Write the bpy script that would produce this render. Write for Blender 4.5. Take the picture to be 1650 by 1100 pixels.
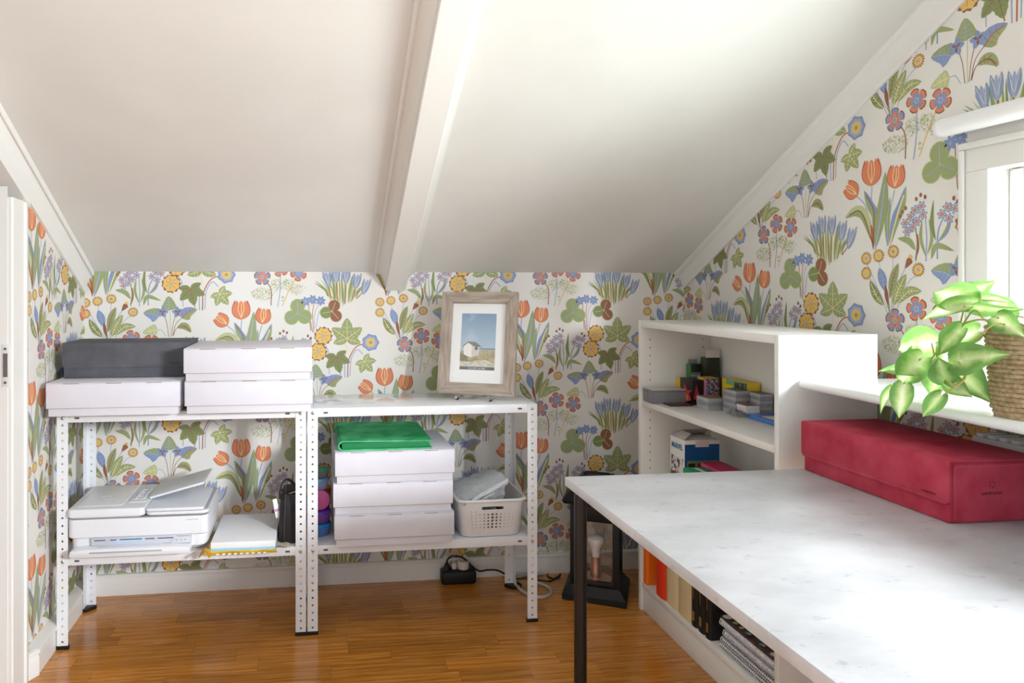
import bpy, bmesh, math, random
from mathutils import Vector, Matrix
random.seed(7)
for o in list(bpy.data.objects):
    bpy.data.objects.remove(o, do_unlink=True)
scene = bpy.context.scene
C = scene.collection
PI = math.pi

# ------------------------------------------------------------------ camera
cam_d = bpy.data.cameras.new('camera')
cam_d.sensor_width = 36.0
cam_d.lens = 36.0 * 1147.45 / 1650.0
cam_d.shift_x = (825.0 - 647.5) / 1650.0
cam_d.shift_y = -(550.0 - 461.3) / 1650.0
cam_d.clip_start = 0.05
cam = bpy.data.objects.new('camera', cam_d)
cam.location = (0, 0, 1.1855)
cam.rotation_euler = (PI / 2, 0, -0.1223)
C.objects.link(cam)
scene.camera = cam

# ------------------------------------------------------------------ light
w = bpy.data.worlds.new('sky')
scene.world = w
w.use_nodes = True
bg = w.node_tree.nodes['Background']
bg.inputs[0].default_value = (0.78, 0.89, 1.0, 1)
bg.inputs[1].default_value = 0.85

def area(name, loc, rot, sx, sy, power, col):
    d = bpy.data.lights.new(name, 'AREA')
    d.shape = 'RECTANGLE'; d.size = sx; d.size_y = sy
    d.energy = power; d.color = col
    o = bpy.data.objects.new(name, d)
    o.location = loc; o.rotation_euler = rot
    C.objects.link(o)
    return o
# daylight falling in through the gable window
def aim(o, target):
    o.rotation_euler = (Vector(target) - o.location).to_track_quat('-Z', 'Y').to_euler()
# daylight falling in through the two gable windows
area('window_daylight', (1.86, 0.90, 1.27), (0, math.radians(80), 0), 0.60, 1.10, 13, (0.93, 1.0, 0.96))
aim(area('lawn_bounce', (2.10, 0.90, 0.70), (0, 0, 0), 0.9, 1.2, 50, (0.86, 1.0, 0.95)), (0.5, 1.5, 1.9))
aim(area('window_daylight', (2.00, -0.80, 1.60), (0, 0, 0), 0.36, 0.42, 135, (0.90, 0.95, 1.0)), (0.1, 2.4, 0.70))

vs = scene.view_settings
vs.view_transform = 'Standard'
vs.look = 'None'
vs.exposure = 0.76
vs.gamma = 1.0
vs.use_curve_mapping = False

# ------------------------------------------------------------------ helpers
def lin(c):
    c = c / 255.0
    return c / 12.92 if c <= 0.04045 else ((c + 0.055) / 1.055) ** 2.4
def RGB(t):
    return (lin(t[0]), lin(t[1]), lin(t[2]), 1)

MATS = {}
def M(name, rgb, rough=0.5, metal=0.0, spec=0.5, var=None, bump=None, coat=0.0, trans=0.0, ior=1.45, emit=0.0, stretch=(1, 1, 1)):
    """principled material; var=(scale, rgb2, lo, hi) mottles it, bump=(scale, strength)"""
    if name in MATS:
        return MATS[name]
    m = bpy.data.materials.new(name)
    m.use_nodes = True
    nt = m.node_tree
    b = nt.nodes['Principled BSDF']
    b.inputs['Base Color'].default_value = RGB(rgb)
    b.inputs['Roughness'].default_value = rough
    b.inputs['Metallic'].default_value = metal
    b.inputs['Specular IOR Level'].default_value = spec
    b.inputs['Coat Weight'].default_value = coat
    b.inputs['Transmission Weight'].default_value = trans
    b.inputs['IOR'].default_value = ior
    if var or bump:
        tc = nt.nodes.new('ShaderNodeTexCoord')
        mp = nt.nodes.new('ShaderNodeMapping')
        mp.inputs['Scale'].default_value = stretch
        nt.links.new(tc.outputs['Object'], mp.inputs['Vector'])
    if var:
        n = nt.nodes.new('ShaderNodeTexNoise')
        n.inputs['Scale'].default_value = var[0]
        n.inputs['Detail'].default_value = 5
        nt.links.new(mp.outputs[0], n.inputs['Vector'])
        r = nt.nodes.new('ShaderNodeValToRGB')
        r.color_ramp.elements[0].position = var[2]
        r.color_ramp.elements[1].position = var[3]
        r.color_ramp.elements[0].color = RGB(rgb)
        r.color_ramp.elements[1].color = RGB(var[1])
        nt.links.new(n.outputs['Fac'], r.inputs['Fac'])
        nt.links.new(r.outputs['Color'], b.inputs['Base Color'])
    if bump:
        n2 = nt.nodes.new('ShaderNodeTexNoise')
        n2.inputs['Scale'].default_value = bump[0]
        nt.links.new(mp.outputs[0], n2.inputs['Vector'])
        bp = nt.nodes.new('ShaderNodeBump')
        bp.inputs['Strength'].default_value = bump[1]
        bp.inputs['Distance'].default_value = 0.002
        nt.links.new(n2.outputs['Fac'], bp.inputs['Height'])
        nt.links.new(bp.outputs['Normal'], b.inputs['Normal'])
    if emit:
        b.inputs['Emission Color'].default_value = RGB(rgb)
        b.inputs['Emission Strength'].default_value = emit
    MATS[name] = m
    return m

def catmull(pts, n=6, closed=False):
    pts = [Vector(p) for p in pts]
    if len(pts) < 3:
        return pts
    out = []
    L = len(pts)
    rng = range(L if closed else L - 1)
    for i in rng:
        if closed:
            p0, p1, p2, p3 = pts[(i - 1) % L], pts[i], pts[(i + 1) % L], pts[(i + 2) % L]
        else:
            p1, p2 = pts[i], pts[i + 1]
            p0 = pts[i - 1] if i else p1 * 2 - p2
            p3 = pts[i + 2] if i + 2 < L else p2 * 2 - p1
        for k in range(n):
            t = k / n
            out.append(0.5 * ((2 * p1) + (p2 - p0) * t + (2 * p0 - 5 * p1 + 4 * p2 - p3) * t * t + (3 * p1 - p0 - 3 * p2 + p3) * t ** 3))
    if not closed:
        out.append(pts[-1])
    return out

class B:
    """collects shapes into one mesh"""
    def __init__(s):
        s.bm = bmesh.new()
    def _merge(s, t, mat):
        for f in t.faces:
            f.material_index = mat
        me = bpy.data.meshes.new('tmp'); t.to_mesh(me); t.free()
        s.bm.from_mesh(me); bpy.data.meshes.remove(me)
        return s
    def box(s, x0, x1, y0, y1, z0, z1, bev=0.0, seg=2, mat=0, rot=None, piv=None):
        t = bmesh.new()
        bmesh.ops.create_cube(t, size=1.0)
        for v in t.verts:
            v.co = Vector(((x0 + x1) / 2 + v.co.x * (x1 - x0), (y0 + y1) / 2 + v.co.y * (y1 - y0), (z0 + z1) / 2 + v.co.z * (z1 - z0)))
        if bev > 0:
            bmesh.ops.bevel(t, geom=list(t.edges), offset=bev, segments=seg, affect='EDGES', profile=0.5)
        if rot is not None:
            p = Vector(piv if piv else ((x0 + x1) / 2, (y0 + y1) / 2, (z0 + z1) / 2))
            for v in t.verts:
                v.co = p + rot @ (v.co - p)
        return s._merge(t, mat)
    def face(s, pts, mat=0):
        f = s.bm.faces.new([s.bm.verts.new(p) for p in pts])
        f.material_index = mat
        return s
    def prism(s, poly, fn, a, b, mat=0, bev=0.0):
        """poly: 2-D outline; fn(p, h) -> 3-D point; extruded from h=a to h=b"""
        t = bmesh.new()
        lo = [t.verts.new(fn(p, a)) for p in poly]
        hi = [t.verts.new(fn(p, b)) for p in poly]
        n = len(poly)
        t.faces.new(lo); t.faces.new(hi)
        for i in range(n):
            t.faces.new((lo[i], lo[(i + 1) % n], hi[(i + 1) % n], hi[i]))
        bmesh.ops.recalc_face_normals(t, faces=t.faces)
        if bev > 0:
            bmesh.ops.bevel(t, geom=list(t.edges), offset=bev, segments=2, affect='EDGES', profile=0.5)
        return s._merge(t, mat)
    def tube(s, pts, r, n=8, mat=0, smooth=0, closed=False, radii=None, cap=True):
        pts = [Vector(p) for p in pts]
        if smooth:
            if radii:
                k = len(pts); m = (k - 1) * smooth + 1
                radii = [radii[min(k - 1, i // smooth)] * (1 - (i % smooth) / smooth) + radii[min(k - 1, i // smooth + 1)] * ((i % smooth) / smooth) for i in range(m)]
            pts = catmull(pts, smooth, closed)
        L = len(pts)
        t = bmesh.new()
        rings = []
        up = None
        for i, p in enumerate(pts):
            if closed:
                d = pts[(i + 1) % L] - pts[i - 1]
            else:
                d = pts[min(i + 1, L - 1)] - pts[max(i - 1, 0)]
            if d.length < 1e-9:
                d = Vector((0, 0, 1))
            d.normalize()
            if up is None:
                up = Vector((0, 0, 1)) if abs(d.z) < 0.9 else Vector((1, 0, 0))
            x = d.cross(up)
            if x.length < 1e-6:
                x = d.cross(Vector((0.3, 1, 0.2)))
            x.normalize()
            y = x.cross(d).normalized()
            up = y
            rr = radii[i] if radii else r
            rings.append([t.verts.new(p + x * (rr * math.cos(2 * PI * k / n)) + y * (rr * math.sin(2 * PI * k / n))) for k in range(n)])
        for i in range(L if closed else L - 1):
            a, b = rings[i], rings[(i + 1) % L]
            for k in range(n):
                t.faces.new((a[k], a[(k + 1) % n], b[(k + 1) % n], b[k]))
        if cap and not closed:
            t.faces.new(rings[0]); t.faces.new(rings[-1])
        return s._merge(t, mat)
    def cyl(s, p0, p1, r, n=16, mat=0):
        return s.tube([p0, p1], r, n, mat)
    def lathe(s, prof, n=32, mat=0, cx=0, cy=0, fn=None):
        t = bmesh.new()
        rings = []
        for (r, z) in prof:
            if r < 1e-6:
                rings.append([t.verts.new((cx, cy, z))])
            else:
                rings.append([t.verts.new((cx + r * math.cos(2 * PI * k / n), cy + r * math.sin(2 * PI * k / n), z)) for k in range(n)])
        for a, b in zip(rings, rings[1:]):
            for k in range(n):
                k2 = (k + 1) % n
                if len(a) == 1 and len(b) == 1:
                    continue
                if len(a) == 1:
                    t.faces.new((a[0], b[k2], b[k]))
                elif len(b) == 1:
                    t.faces.new((a[k], a[k2], b[0]))
                else:
                    t.faces.new((a[k], a[k2], b[k2], b[k]))
        if fn:
            for v in t.verts:
                v.co = fn(v.co)
        return s._merge(t, mat)
    def loft(s, rings, mat=0, cap0=True, cap1=True, skip=None):
        t = bmesh.new()
        R = [[t.verts.new(p) for p in r] for r in rings]
        n = len(R[0])
        for i in range(len(R) - 1):
            for k in range(n):
                if skip and skip(i, k):
                    continue
                t.faces.new((R[i][k], R[i][(k + 1) % n], R[i + 1][(k + 1) % n], R[i + 1][k]))
        if cap0: t.faces.new(R[0])
        if cap1: t.faces.new(R[-1])
        return s._merge(t, mat)
    def holed(s, fn, s0, s1, t0, t1, r, th, n=8, mat=0):
        """one rectangular cell of sheet with a round hole; fn(s,t,depth) -> point"""
        cs, ct = (s0 + s1) / 2, (t0 + t1) / 2
        hs, ht = (s1 - s0) / 2, (t1 - t0) / 2
        t = bmesh.new()
        def ringp(d, rr):
            return [t.verts.new(fn(cs + rr * math.cos(2 * PI * k / n), ct + rr * math.sin(2 * PI * k / n), d)) for k in range(n)]
        def outer(d):
            o = []
            for k in range(n):
                a = 2 * PI * k / n
                c, q = math.cos(a), math.sin(a)
                m = max(abs(c), abs(q))
                o.append(t.verts.new(fn(cs + hs * c / m, ct + ht * q / m, d)))
            return o
        o0, i0, o1, i1 = outer(0), ringp(0, r), outer(th), ringp(th, r)
        for k in range(n):
            j = (k + 1) % n
            t.faces.new((o0[k], o0[j], i0[j], i0[k]))
            t.faces.new((o1[k], o1[j], i1[j], i1[k]))
            t.faces.new((i0[k], i0[j], i1[j], i1[k]))
        return s._merge(t, mat)

def finish(name, me, mats, parent=None, loc=(0, 0, 0), rot=(0, 0, 0)):
    for m in (mats if isinstance(mats, (list, tuple)) else [mats]):
        me.materials.append(m)
    o = bpy.data.objects.new(name, me)
    C.objects.link(o)
    o.location = loc; o.rotation_euler = rot
    if parent is not None:
        o.parent = parent
    return o
def obj(name, b, mats, parent=None, loc=(0, 0, 0), rot=(0, 0, 0), ang=38, recalc=True):
    bm = b.bm
    if recalc:
        bmesh.ops.recalc_face_normals(bm, faces=bm.faces)
    lim = math.radians(ang)
    for f in bm.faces:
        f.smooth = True
    for e in bm.edges:
        if len(e.link_faces) != 2 or e.calc_face_angle(0) > lim:
            e.smooth = False
    me = bpy.data.meshes.new(name)
    bm.to_mesh(me); bm.free()
    return finish(name, me, mats, parent, loc, rot)
def tag(o, label, cat, group=None):
    o['label'] = label; o['category'] = cat
    if group: o['group'] = group
    return o
def thing(name, label, cat, loc=(0, 0, 0), rotz=0.0, group=None):
    o = bpy.data.objects.new(name, None)
    o.empty_display_size = 0.05
    C.objects.link(o)
    o.location = loc; o.rotation_euler = (0, 0, rotz)
    return tag(o, label, cat, group)
def struct(o):
    o['kind'] = 'structure'
    return o
def dup(root, loc, rotz=None, label=None, group=None):
    def cp(o, par):
        c = o.copy(); C.objects.link(c)
        if par is not None: c.parent = par
        for ch in [x for x in bpy.data.objects if x.parent == o]:
            cp(ch, c)
        return c
    r = cp(root, None)
    r.location = loc
    if rotz is not None: r.rotation_euler = (0, 0, rotz)
    if label: r['label'] = label
    if group: r['group'] = group
    return r
def rrect(hw, hd, r, n=5):
    p = []
    for (cx, cy, a0) in ((hw - r, hd - r, 0), (-hw + r, hd - r, PI / 2), (-hw + r, -hd + r, PI), (hw - r, -hd + r, 1.5 * PI)):
        for k in range(n + 1):
            a = a0 + PI / 2 * k / n
            p.append((cx + r * math.cos(a), cy + r * math.sin(a)))
    return p
def text(name, body, size, mat, parent, mtx, extrude=0.0002, align='CENTER', sx=1.0, bold=0.0):
    """flat lettering; mtx maps the text plane (x right, y up, z out) into the parent's frame"""
    cu = bpy.data.curves.new(name, 'FONT')
    cu.body = body; cu.size = size; cu.extrude = extrude
    cu.align_x = align; cu.align_y = 'CENTER'
    cu.resolution_u = 2
    cu.offset = bold
    t = bpy.data.objects.new('tmp_text', cu)
    C.objects.link(t)
    bpy.context.view_layer.update()
    me = bpy.data.meshes.new_from_object(t.evaluated_get(bpy.context.evaluated_depsgraph_get()))
    bpy.data.objects.remove(t, do_unlink=True)
    me.transform(mtx @ Matrix.Diagonal((sx, 1, 1, 1)))
    me.materials.clear()
    return finish(name, me, mat, parent)
def frame_m(o, xd, yd):
    xd = Vector(xd).normalized(); yd = Vector(yd).normalized(); zd = xd.cross(yd)
    m = Matrix((xd, yd, zd)).transposed().to_4x4()
    m.translation = Vector(o)
    return m

# ------------------------------------------------------------------ common materials
white_paint = M('white_paint', (238, 236, 232), 0.42, bump=(180, 0.03))
ceil_paint = M('ceiling_paint', (236, 234, 230), 0.6, var=(3, (232, 230, 226), 0.4, 0.6), bump=(260, 0.06))
white_metal = M('white_enamel', (236, 238, 242), 0.07, spec=0.6)
white_board = M('white_foil', (236, 235, 231), 0.3)
card_white = M('white_card', (224, 223, 232), 0.55, var=(9, (219, 218, 228), 0.35, 0.65))
card_edge = M('brown_card', (150, 118, 92), 0.8)
white_plastic = M('white_plastic', (228, 229, 233), 0.3)
grey_plastic = M('grey_plastic', (170, 173, 180), 0.4)
black_plastic = M('black_plastic', (18, 18, 20), 0.45)
black_metal = M('black_metal', (12, 12, 13), 0.5)
dark_gap = M('dark_gap', (26, 24, 24), 0.8)
steel = M('steel', (190, 190, 192), 0.3, metal=1.0)
copper = M('copper', (214, 150, 118), 0.28, metal=1.0)
paper = M('paper', (240, 240, 243), 0.7)
gold = M('gold_print', (196, 160, 84), 0.4, metal=0.6)

def glass_mat():
    m = bpy.data.materials.new('pane_glass')
    m.use_nodes = True
    nt = m.node_tree
    for n in list(nt.nodes): nt.nodes.remove(n)
    out = nt.nodes.new('ShaderNodeOutputMaterial')
    tr = nt.nodes.new('ShaderNodeBsdfTransparent')
    gl = nt.nodes.new('ShaderNodeBsdfGlossy'); gl.inputs['Roughness'].default_value = 0.03
    mx = nt.nodes.new('ShaderNodeMixShader'); mx.inputs[0].default_value = 0.07
    nt.links.new(tr.outputs[0], mx.inputs[1]); nt.links.new(gl.outputs[0], mx.inputs[2])
    nt.links.new(mx.outputs[0], out.inputs[0])
    return m
pane_glass = glass_mat()
def clear_mat(name, tint, gloss, thin=0.85):
    m = bpy.data.materials.new(name)
    m.use_nodes = True
    nt = m.node_tree
    for n in list(nt.nodes): nt.nodes.remove(n)
    out = nt.nodes.new('ShaderNodeOutputMaterial')
    tr = nt.nodes.new('ShaderNodeBsdfTransparent'); tr.inputs[0].default_value = RGB(tint)
    gl = nt.nodes.new('ShaderNodeBsdfPrincipled'); gl.inputs['Roughness'].default_value = gloss
    gl.inputs['Base Color'].default_value = RGB(tint)
    mx = nt.nodes.new('ShaderNodeMixShader'); mx.inputs[0].default_value = 1 - thin
    nt.links.new(tr.outputs[0], mx.inputs[1]); nt.links.new(gl.outputs[0], mx.inputs[2])
    nt.links.new(mx.outputs[0], out.inputs[0])
    return m
clear_plastic = clear_mat('clear_plastic', (214, 214, 218), 0.12, 0.72)

# ------------------------------------------------------------------ room dimensions
XL, XR, YB = -0.875, 1.56, 2.86
KNEE, SLOPE = 1.243, 0.53
def ceil_z(y): return KNEE + SLOPE * (YB - y)
# ------------------------------------------------------------------ floor of oak strips
def wood_floor():
    m = bpy.data.materials.new('oak_strip')
    m.use_nodes = True
    nt = m.node_tree; b = nt.nodes['Principled BSDF']
    N = nt.nodes.new; L = nt.links.new
    geo = N('ShaderNodeNewGeometry'); oi = N('ShaderNodeObjectInfo')
    add = N('ShaderNodeVectorMath'); add.operation = 'MULTIPLY_ADD'
    cmb = N('ShaderNodeCombineXYZ')
    L(oi.outputs['Random'], cmb.inputs[0]); L(oi.outputs['Random'], cmb.inputs[1])
    L(cmb.outputs[0], add.inputs[0]); add.inputs[1].default_value = (37, 53, 0); L(geo.outputs['Position'], add.inputs[2])
    mp = N('ShaderNodeMapping'); mp.inputs['Scale'].default_value = (2.2, 34, 34)
    L(add.outputs[0], mp.inputs['Vector'])
    n1 = N('ShaderNodeTexNoise'); n1.inputs['Scale'].default_value = 2.6; n1.inputs['Detail'].default_value = 7; n1.inputs['Distortion'].default_value = 0.9
    L(mp.outputs[0], n1.inputs['Vector'])
    mp2 = N('ShaderNodeMapping'); mp2.inputs['Scale'].default_value = (1.6, 14, 14)
    L(add.outputs[0], mp2.inputs['Vector'])
    wv = N('ShaderNodeTexWave'); wv.wave_type = 'BANDS'; wv.bands_direction = 'Y'
    wv.inputs['Scale'].default_value = 1.0; wv.inputs['Distortion'].default_value = 11; wv.inputs['Detail'].default_value = 3; wv.inputs['Detail Scale'].default_value = 0.8
    L(mp2.outputs[0], wv.inputs['Vector'])
    r1 = N('ShaderNodeValToRGB')
    r1.color_ramp.elements[0].position = 0.3; r1.color_ramp.elements[0].color = RGB((176, 116, 58))
    r1.color_ramp.elements[1].position = 0.68; r1.color_ramp.elements[1].color = RGB((220, 160, 94))
    L(n1.outputs['Fac'], r1.inputs['Fac'])
    r2 = N('ShaderNodeValToRGB')
    r2.color_ramp.elements[0].color = RGB((236, 208, 180)); r2.color_ramp.elements[1].color = (1, 1, 1, 1)
    r2.color_ramp.elements[0].position = 0.1; r2.color_ramp.elements[1].position = 0.55
    L(wv.outputs['Fac'], r2.inputs['Fac'])
    mul = N('ShaderNodeMix'); mul.data_type = 'RGBA'; mul.blend_type = 'MULTIPLY'; mul.inputs['Factor'].default_value = 0.7
    L(r1.outputs[0], mul.inputs['A']); L(r2.outputs[0], mul.inputs['B'])
    rr = N('ShaderNodeMapRange'); rr.inputs['To Min'].default_value = 0.80; rr.inputs['To Max'].default_value = 1.16
    L(oi.outputs['Random'], rr.inputs['Value'])
    hsv = N('ShaderNodeHueSaturation'); L(rr.outputs[0], hsv.inputs['Value']); L(mul.outputs['Result'], hsv.inputs['Color'])
    hsv.inputs['Saturation'].default_value = 1.08
    L(hsv.outputs[0], b.inputs['Base Color'])
    b.inputs['Roughness'].default_value = 0.24
    b.inputs['Coat Weight'].default_value = 0.4; b.inputs['Coat Roughness'].default_value = 0.1
    return m
oak = wood_floor()
fb = B(); fb.box(-0.975, 1.75, -1.0, 2.95, -0.06, -0.004); fb.box(-0.975, 1.75, -1.0, 0.88, -0.004, 0.0, mat=1)
floor = struct(obj('floor', fb, [M('floor_seam', (84, 48, 20), 0.8), oak]))
sb = B(); sb.box(-0.5, 0.5, -0.5, 0.5, -1, 0)
strip_me = None
y = 2.865; row = 0
while y > 0.885:
    x = -1.0 - random.random() * 0.4
    while x < 1.56:
        ln = random.choice((0.22, 0.31, 0.36, 0.42, 0.5))
        a, bb = max(x, -0.975), min(x + ln, 1.565)
        x += ln
        if bb - a < 0.03:
            continue
        if strip_me is None:
            o = obj('floor_strip', sb, oak, floor); strip_me = o.data
        else:
            o = bpy.data.objects.new('floor_strip', strip_me); C.objects.link(o); o.parent = floor
        o.location = ((a + bb) / 2, y - 0.035, 0)
        o.scale = (bb - a - 0.0008, 0.07 - 0.0008, 0.004)
    y -= 0.07; row += 1

# ------------------------------------------------------------------ flower print for the wallpaper
PAL = {'ground': (236, 232, 226), 'green': (160, 171, 120), 'dgreen': (136, 149, 98), 'lgreen': (196, 202, 152), 'blue': (138, 158, 198),
       'lilac': (168, 178, 211), 'yellow': (234, 196, 114), 'cream': (243, 224, 168), 'orange': (228, 138, 100), 'brown': (156, 102, 80), 'rust': (190, 110, 82)}
PN = list(PAL)
class Print:
    def __init__(s): s.polys = []; s.k = 0  # (colour index, lift, [(x, z), ...]) convex pieces only
    def poly(s, col, pts, lay, nxt=True):
        if nxt: s.k += 1
        s.polys.append((PN.index(col), lay * 0.00014 + (s.k % 13) * 0.00001, [(p[0], p[1]) for p in pts]))
    def scaled(s, f, g=None):
        g = g or f
        s.polys = [(c, l, [(x * f, z * g) for (x, z) in q]) for (c, l, q) in s.polys]
        return s
    def strip(s, col, left, right, lay):
        for i in range(len(left) - 1):
            s.poly(col, (left[i], left[i + 1], right[i + 1], right[i]), lay, i == 0)
    def stroke(s, col, pts, wd, lay=1, n=4, taper=None):
        P = catmull([(p[0], p[1], 0) for p in pts], n) if len(pts) > 2 else [Vector((p[0], p[1], 0)) for p in pts]
        l, r = [], []
        for i, p in enumerate(P):
            d = P[min(i + 1, len(P) - 1)] - P[max(i - 1, 0)]
            d = d.normalized() if d.length > 0 else Vector((1, 0, 0))
            k = 1.0 if taper is None else (1 + (taper - 1) * i / (len(P) - 1))
            q = Vector((-d.y, d.x, 0)) * (wd * k / 2)
            l.append(p + q); r.append(p - q)
        s.strip(col, l, r, lay)
    def disc(s, col, c, r, lay, n=10, ry=None, rot=0):
        ry = ry or r
        pts = []
        for k in range(n):
            a = 2 * PI * k / n
            x, z = r * math.cos(a), ry * math.sin(a)
            pts.append((c[0] + x * math.cos(rot) - z * math.sin(rot), c[1] + x * math.sin(rot) + z * math.cos(rot)))
        s.poly(col, pts, lay)
    def fan(s, col, c, pts, lay):
        for i in range(len(pts)):
            s.poly(col, (c, pts[i], pts[(i + 1) % len(pts)]), lay, i == 0)
    def frill(s, col, c, r, lay, n=10, d=0.12, ph=0):
        s.fan(col, c, [(c[0] + r * (1 + d * (-1) ** k) * math.cos(PI * k / n + ph), c[1] + r * (1 + d * (-1) ** k) * math.sin(PI * k / n + ph)) for k in range(2 * n)], lay)
    def leaf(s, col, mid, wd, lay=1, rib=None, half=None, veins=0, serr=0.0, prof=None, ribw=0.0022):
        """leaf along a curved mid line; half = colour of its right half"""
        P = catmull([(p[0], p[1], 0) for p in mid], 5)
        n = len(P) - 1
        l, r, m = [], [], []
        for i, p in enumerate(P):
            t = i / n
            d = (P[min(i + 1, n)] - P[max(i - 1, 0)]).normalized()
            q = Vector((-d.y, d.x, 0))
            wv = wd / 2 * (prof(t) if prof else math.sin(PI * t) ** 0.75)
            wv *= 1 + (serr if i % 2 else -serr)
            l.append(p + q * wv); r.append(p - q * wv); m.append(p)
        s.strip(col, l, m, lay); s.strip(half or col, m, r, lay)
        if rib:
            s.stroke(rib, [m[0], m[n // 2], m[int(n * 0.92)]], ribw, lay + 1)
            for k in range(1, veins + 1):
                i = int(n * (0.12 + 0.66 * k / (veins + 1)))
                j = min(n, i + max(1, n // 7))
                for side in (l, r):
                    s.stroke(rib, [m[i], m[i].lerp(side[j], 0.72)], ribw * 0.6, lay + 1)
    def petals(s, col, c, r, n, wd, lay, ph=0, inner=0.0, prof=None):
        for k in range(n):
            a = ph + 2 * PI * k / n
            d = (math.cos(a), math.sin(a))
            p0 = (c[0] + d[0] * inner * r, c[1] + d[1] * inner * r)
            p2 = (c[0] + d[0] * r, c[1] + d[1] * r)
            pm = ((p0[0] + p2[0]) / 2, (p0[1] + p2[1]) / 2)
            s.leaf(col, (p0, pm, p2), wd, lay, prof=prof)
    def fern(s, c, rx, rz, n, rnd):
        for _ in range(n):
            a, q = rnd.random() * 2 * PI, math.sqrt(rnd.random())
            x, z = c[0] + rx * q * math.cos(a), c[1] + rz * q * math.sin(a)
            b = rnd.random() * PI
            s.stroke(rnd.choice(('green', 'lgreen', 'lgreen')), [(x, z), (x + 0.006 * math.cos(b), z + 0.006 * math.sin(b))], 0.0016, 1)
egg = lambda t: math.sin(PI * min(1, t * 1.02)) ** 0.55 * (1.15 - 0.45 * t)
heart = lambda t: (min(1, t / 0.22) ** 0.5) * (1 - max(0, (t - 0.22) / 0.78)) ** 0.62 if t < 1 else 0
obo = lambda t: (t ** 0.7) * (1 - max(0, (t - 0.75) / 0.25)) ** 0.5 * 1.15 if t < 1 else 0

def motif_daisies():
    p = Print()
    H = [(-0.078, 0.058), (-0.036, 0.064), (0.012, 0.073), (-0.078, 0.016), (0.088, 0.022)]
    for i, (x, z) in enumerate(H):
        p.stroke('lilac', [(x, z - 0.012), (x * 0.62, z * 0.2 - 0.02), (-0.002 + i * 0.004, -0.105)], 0.0018, 0)
    p.stroke('lilac', [(0.052, 0.032), (0.02, -0.03), (0.006, -0.11)], 0.0022, 0)
    p.leaf('dgreen', [(-0.018, -0.075), (-0.045, -0.045), (-0.066, -0.005)], 0.026, 1, rib='cream', veins=4)
    p.leaf('green', [(0.0, -0.055), (0.012, 0.0), (0.028, 0.042)], 0.026, 1, rib='brown', veins=5)
    p.leaf('green', [(0.012, -0.075), (0.028, -0.03), (0.052, 0.012)], 0.030, 1, rib='cream', veins=5)
    p.leaf('green', [(0.024, -0.068), (0.058, -0.036), (0.098, -0.034)], 0.027, 1, rib='cream', veins=4)
    p.leaf('blue', [(-0.014, -0.035), (-0.024, 0.0), (-0.034, 0.03)], 0.028, 1, rib='lilac', veins=3)
    p.leaf('brown', [(-0.004, -0.075), (-0.010, -0.045), (-0.014, -0.016)], 0.012, 2)
    p.leaf('green', [(0.004, -0.112), (-0.004, -0.07), (-0.008, -0.04)], 0.007, 1)
    p.leaf('brown', [(0.048, 0.026), (0.058, 0.040), (0.066, 0.052)], 0.022, 2, prof=obo)
    p.leaf('yellow', [(0.056, 0.045), (0.063, 0.054), (0.069, 0.060)], 0.016, 1, prof=obo)
    for i, (x, z) in enumerate(H):
        r = 0.0165
        p.frill('yellow', (x, z), r, 2, 9, 0.07)
        for k in range(16):
            a = 2 * PI * k / 16
            p.stroke('brown', [(x + r * 0.74 * math.cos(a), z + r * 0.74 * math.sin(a)), (x + r * 1.12 * math.cos(a), z + r * 1.12 * math.sin(a))], 0.0028, 3)
        p.disc(('lilac', 'lgreen', 'blue', 'lgreen', 'lilac')[i], (x, z), 0.0048, 4, 7)
    return p
def motif_violet():
    p = Print()
    for (a, b, c) in (((-0.024, 0.018), (-0.012, -0.02), (-0.006, -0.066)), ((0.022, 0.022), (0.01, -0.02), (0.004, -0.066)), ((0.0, 0.03), (0.0, -0.02), (0.0, -0.068))):
        p.stroke('brown' if a[0] else 'lgreen', [a, b, c], 0.0019, 0)
    p.stroke('brown', [(0.052, 0.012), (0.02, -0.02), (0.009, -0.064)], 0.0019, 0)
    p.stroke('brown', [(0.07, -0.052), (0.05, -0.03), (0.022, -0.036), (0.010, -0.064)], 0.0019, 2)
    p.stroke('lilac', [(-0.046, -0.042), (-0.03, -0.042), (-0.016, -0.064)], 0.0019, 0)
    p.leaf('green', [(-0.004, 0.028), (-0.004, 0.052), (-0.006, 0.080)], 0.056, 1, rib='lilac', veins=3, prof=heart)
    p.leaf('blue', [(-0.040, 0.006), (-0.062, 0.016), (-0.094, 0.020)], 0.056, 1, rib='lilac', half='green', veins=3, prof=heart, serr=0.03)
    p.leaf('blue', [(0.040, 0.000), (0.062, 0.022), (0.094, 0.032)], 0.050, 1, rib='rust', half='green', veins=3, prof=heart, serr=0.03)
    p.leaf('lgreen', [(-0.044, -0.042), (-0.066, -0.044), (-0.096, -0.052)], 0.044, 1, rib='cream', veins=4, prof=heart, serr=0.04)
    p.leaf('green', [(0.024, -0.034), (0.05, -0.028), (0.074, -0.050)], 0.026, 1, rib='brown', veins=2)
    for cx in (-0.027, 0.026):
        p.petals('blue', (cx, 0.022), 0.021, 5, 0.014, 2, ph=1.57 + cx * 6)
        p.petals('brown', (cx, 0.022), 0.013, 3, 0.006, 3, ph=-1.57)
    return p
def star(p, c, r, ph):
    p.petals('blue', c, r, 6, r * 0.52, 2, ph=ph)
    p.petals('ground', c, r * 0.7, 6, r * 0.22, 3, ph=ph)
    p.frill('orange', c, r * 0.36, 4, 6, 0.25, ph)
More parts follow.
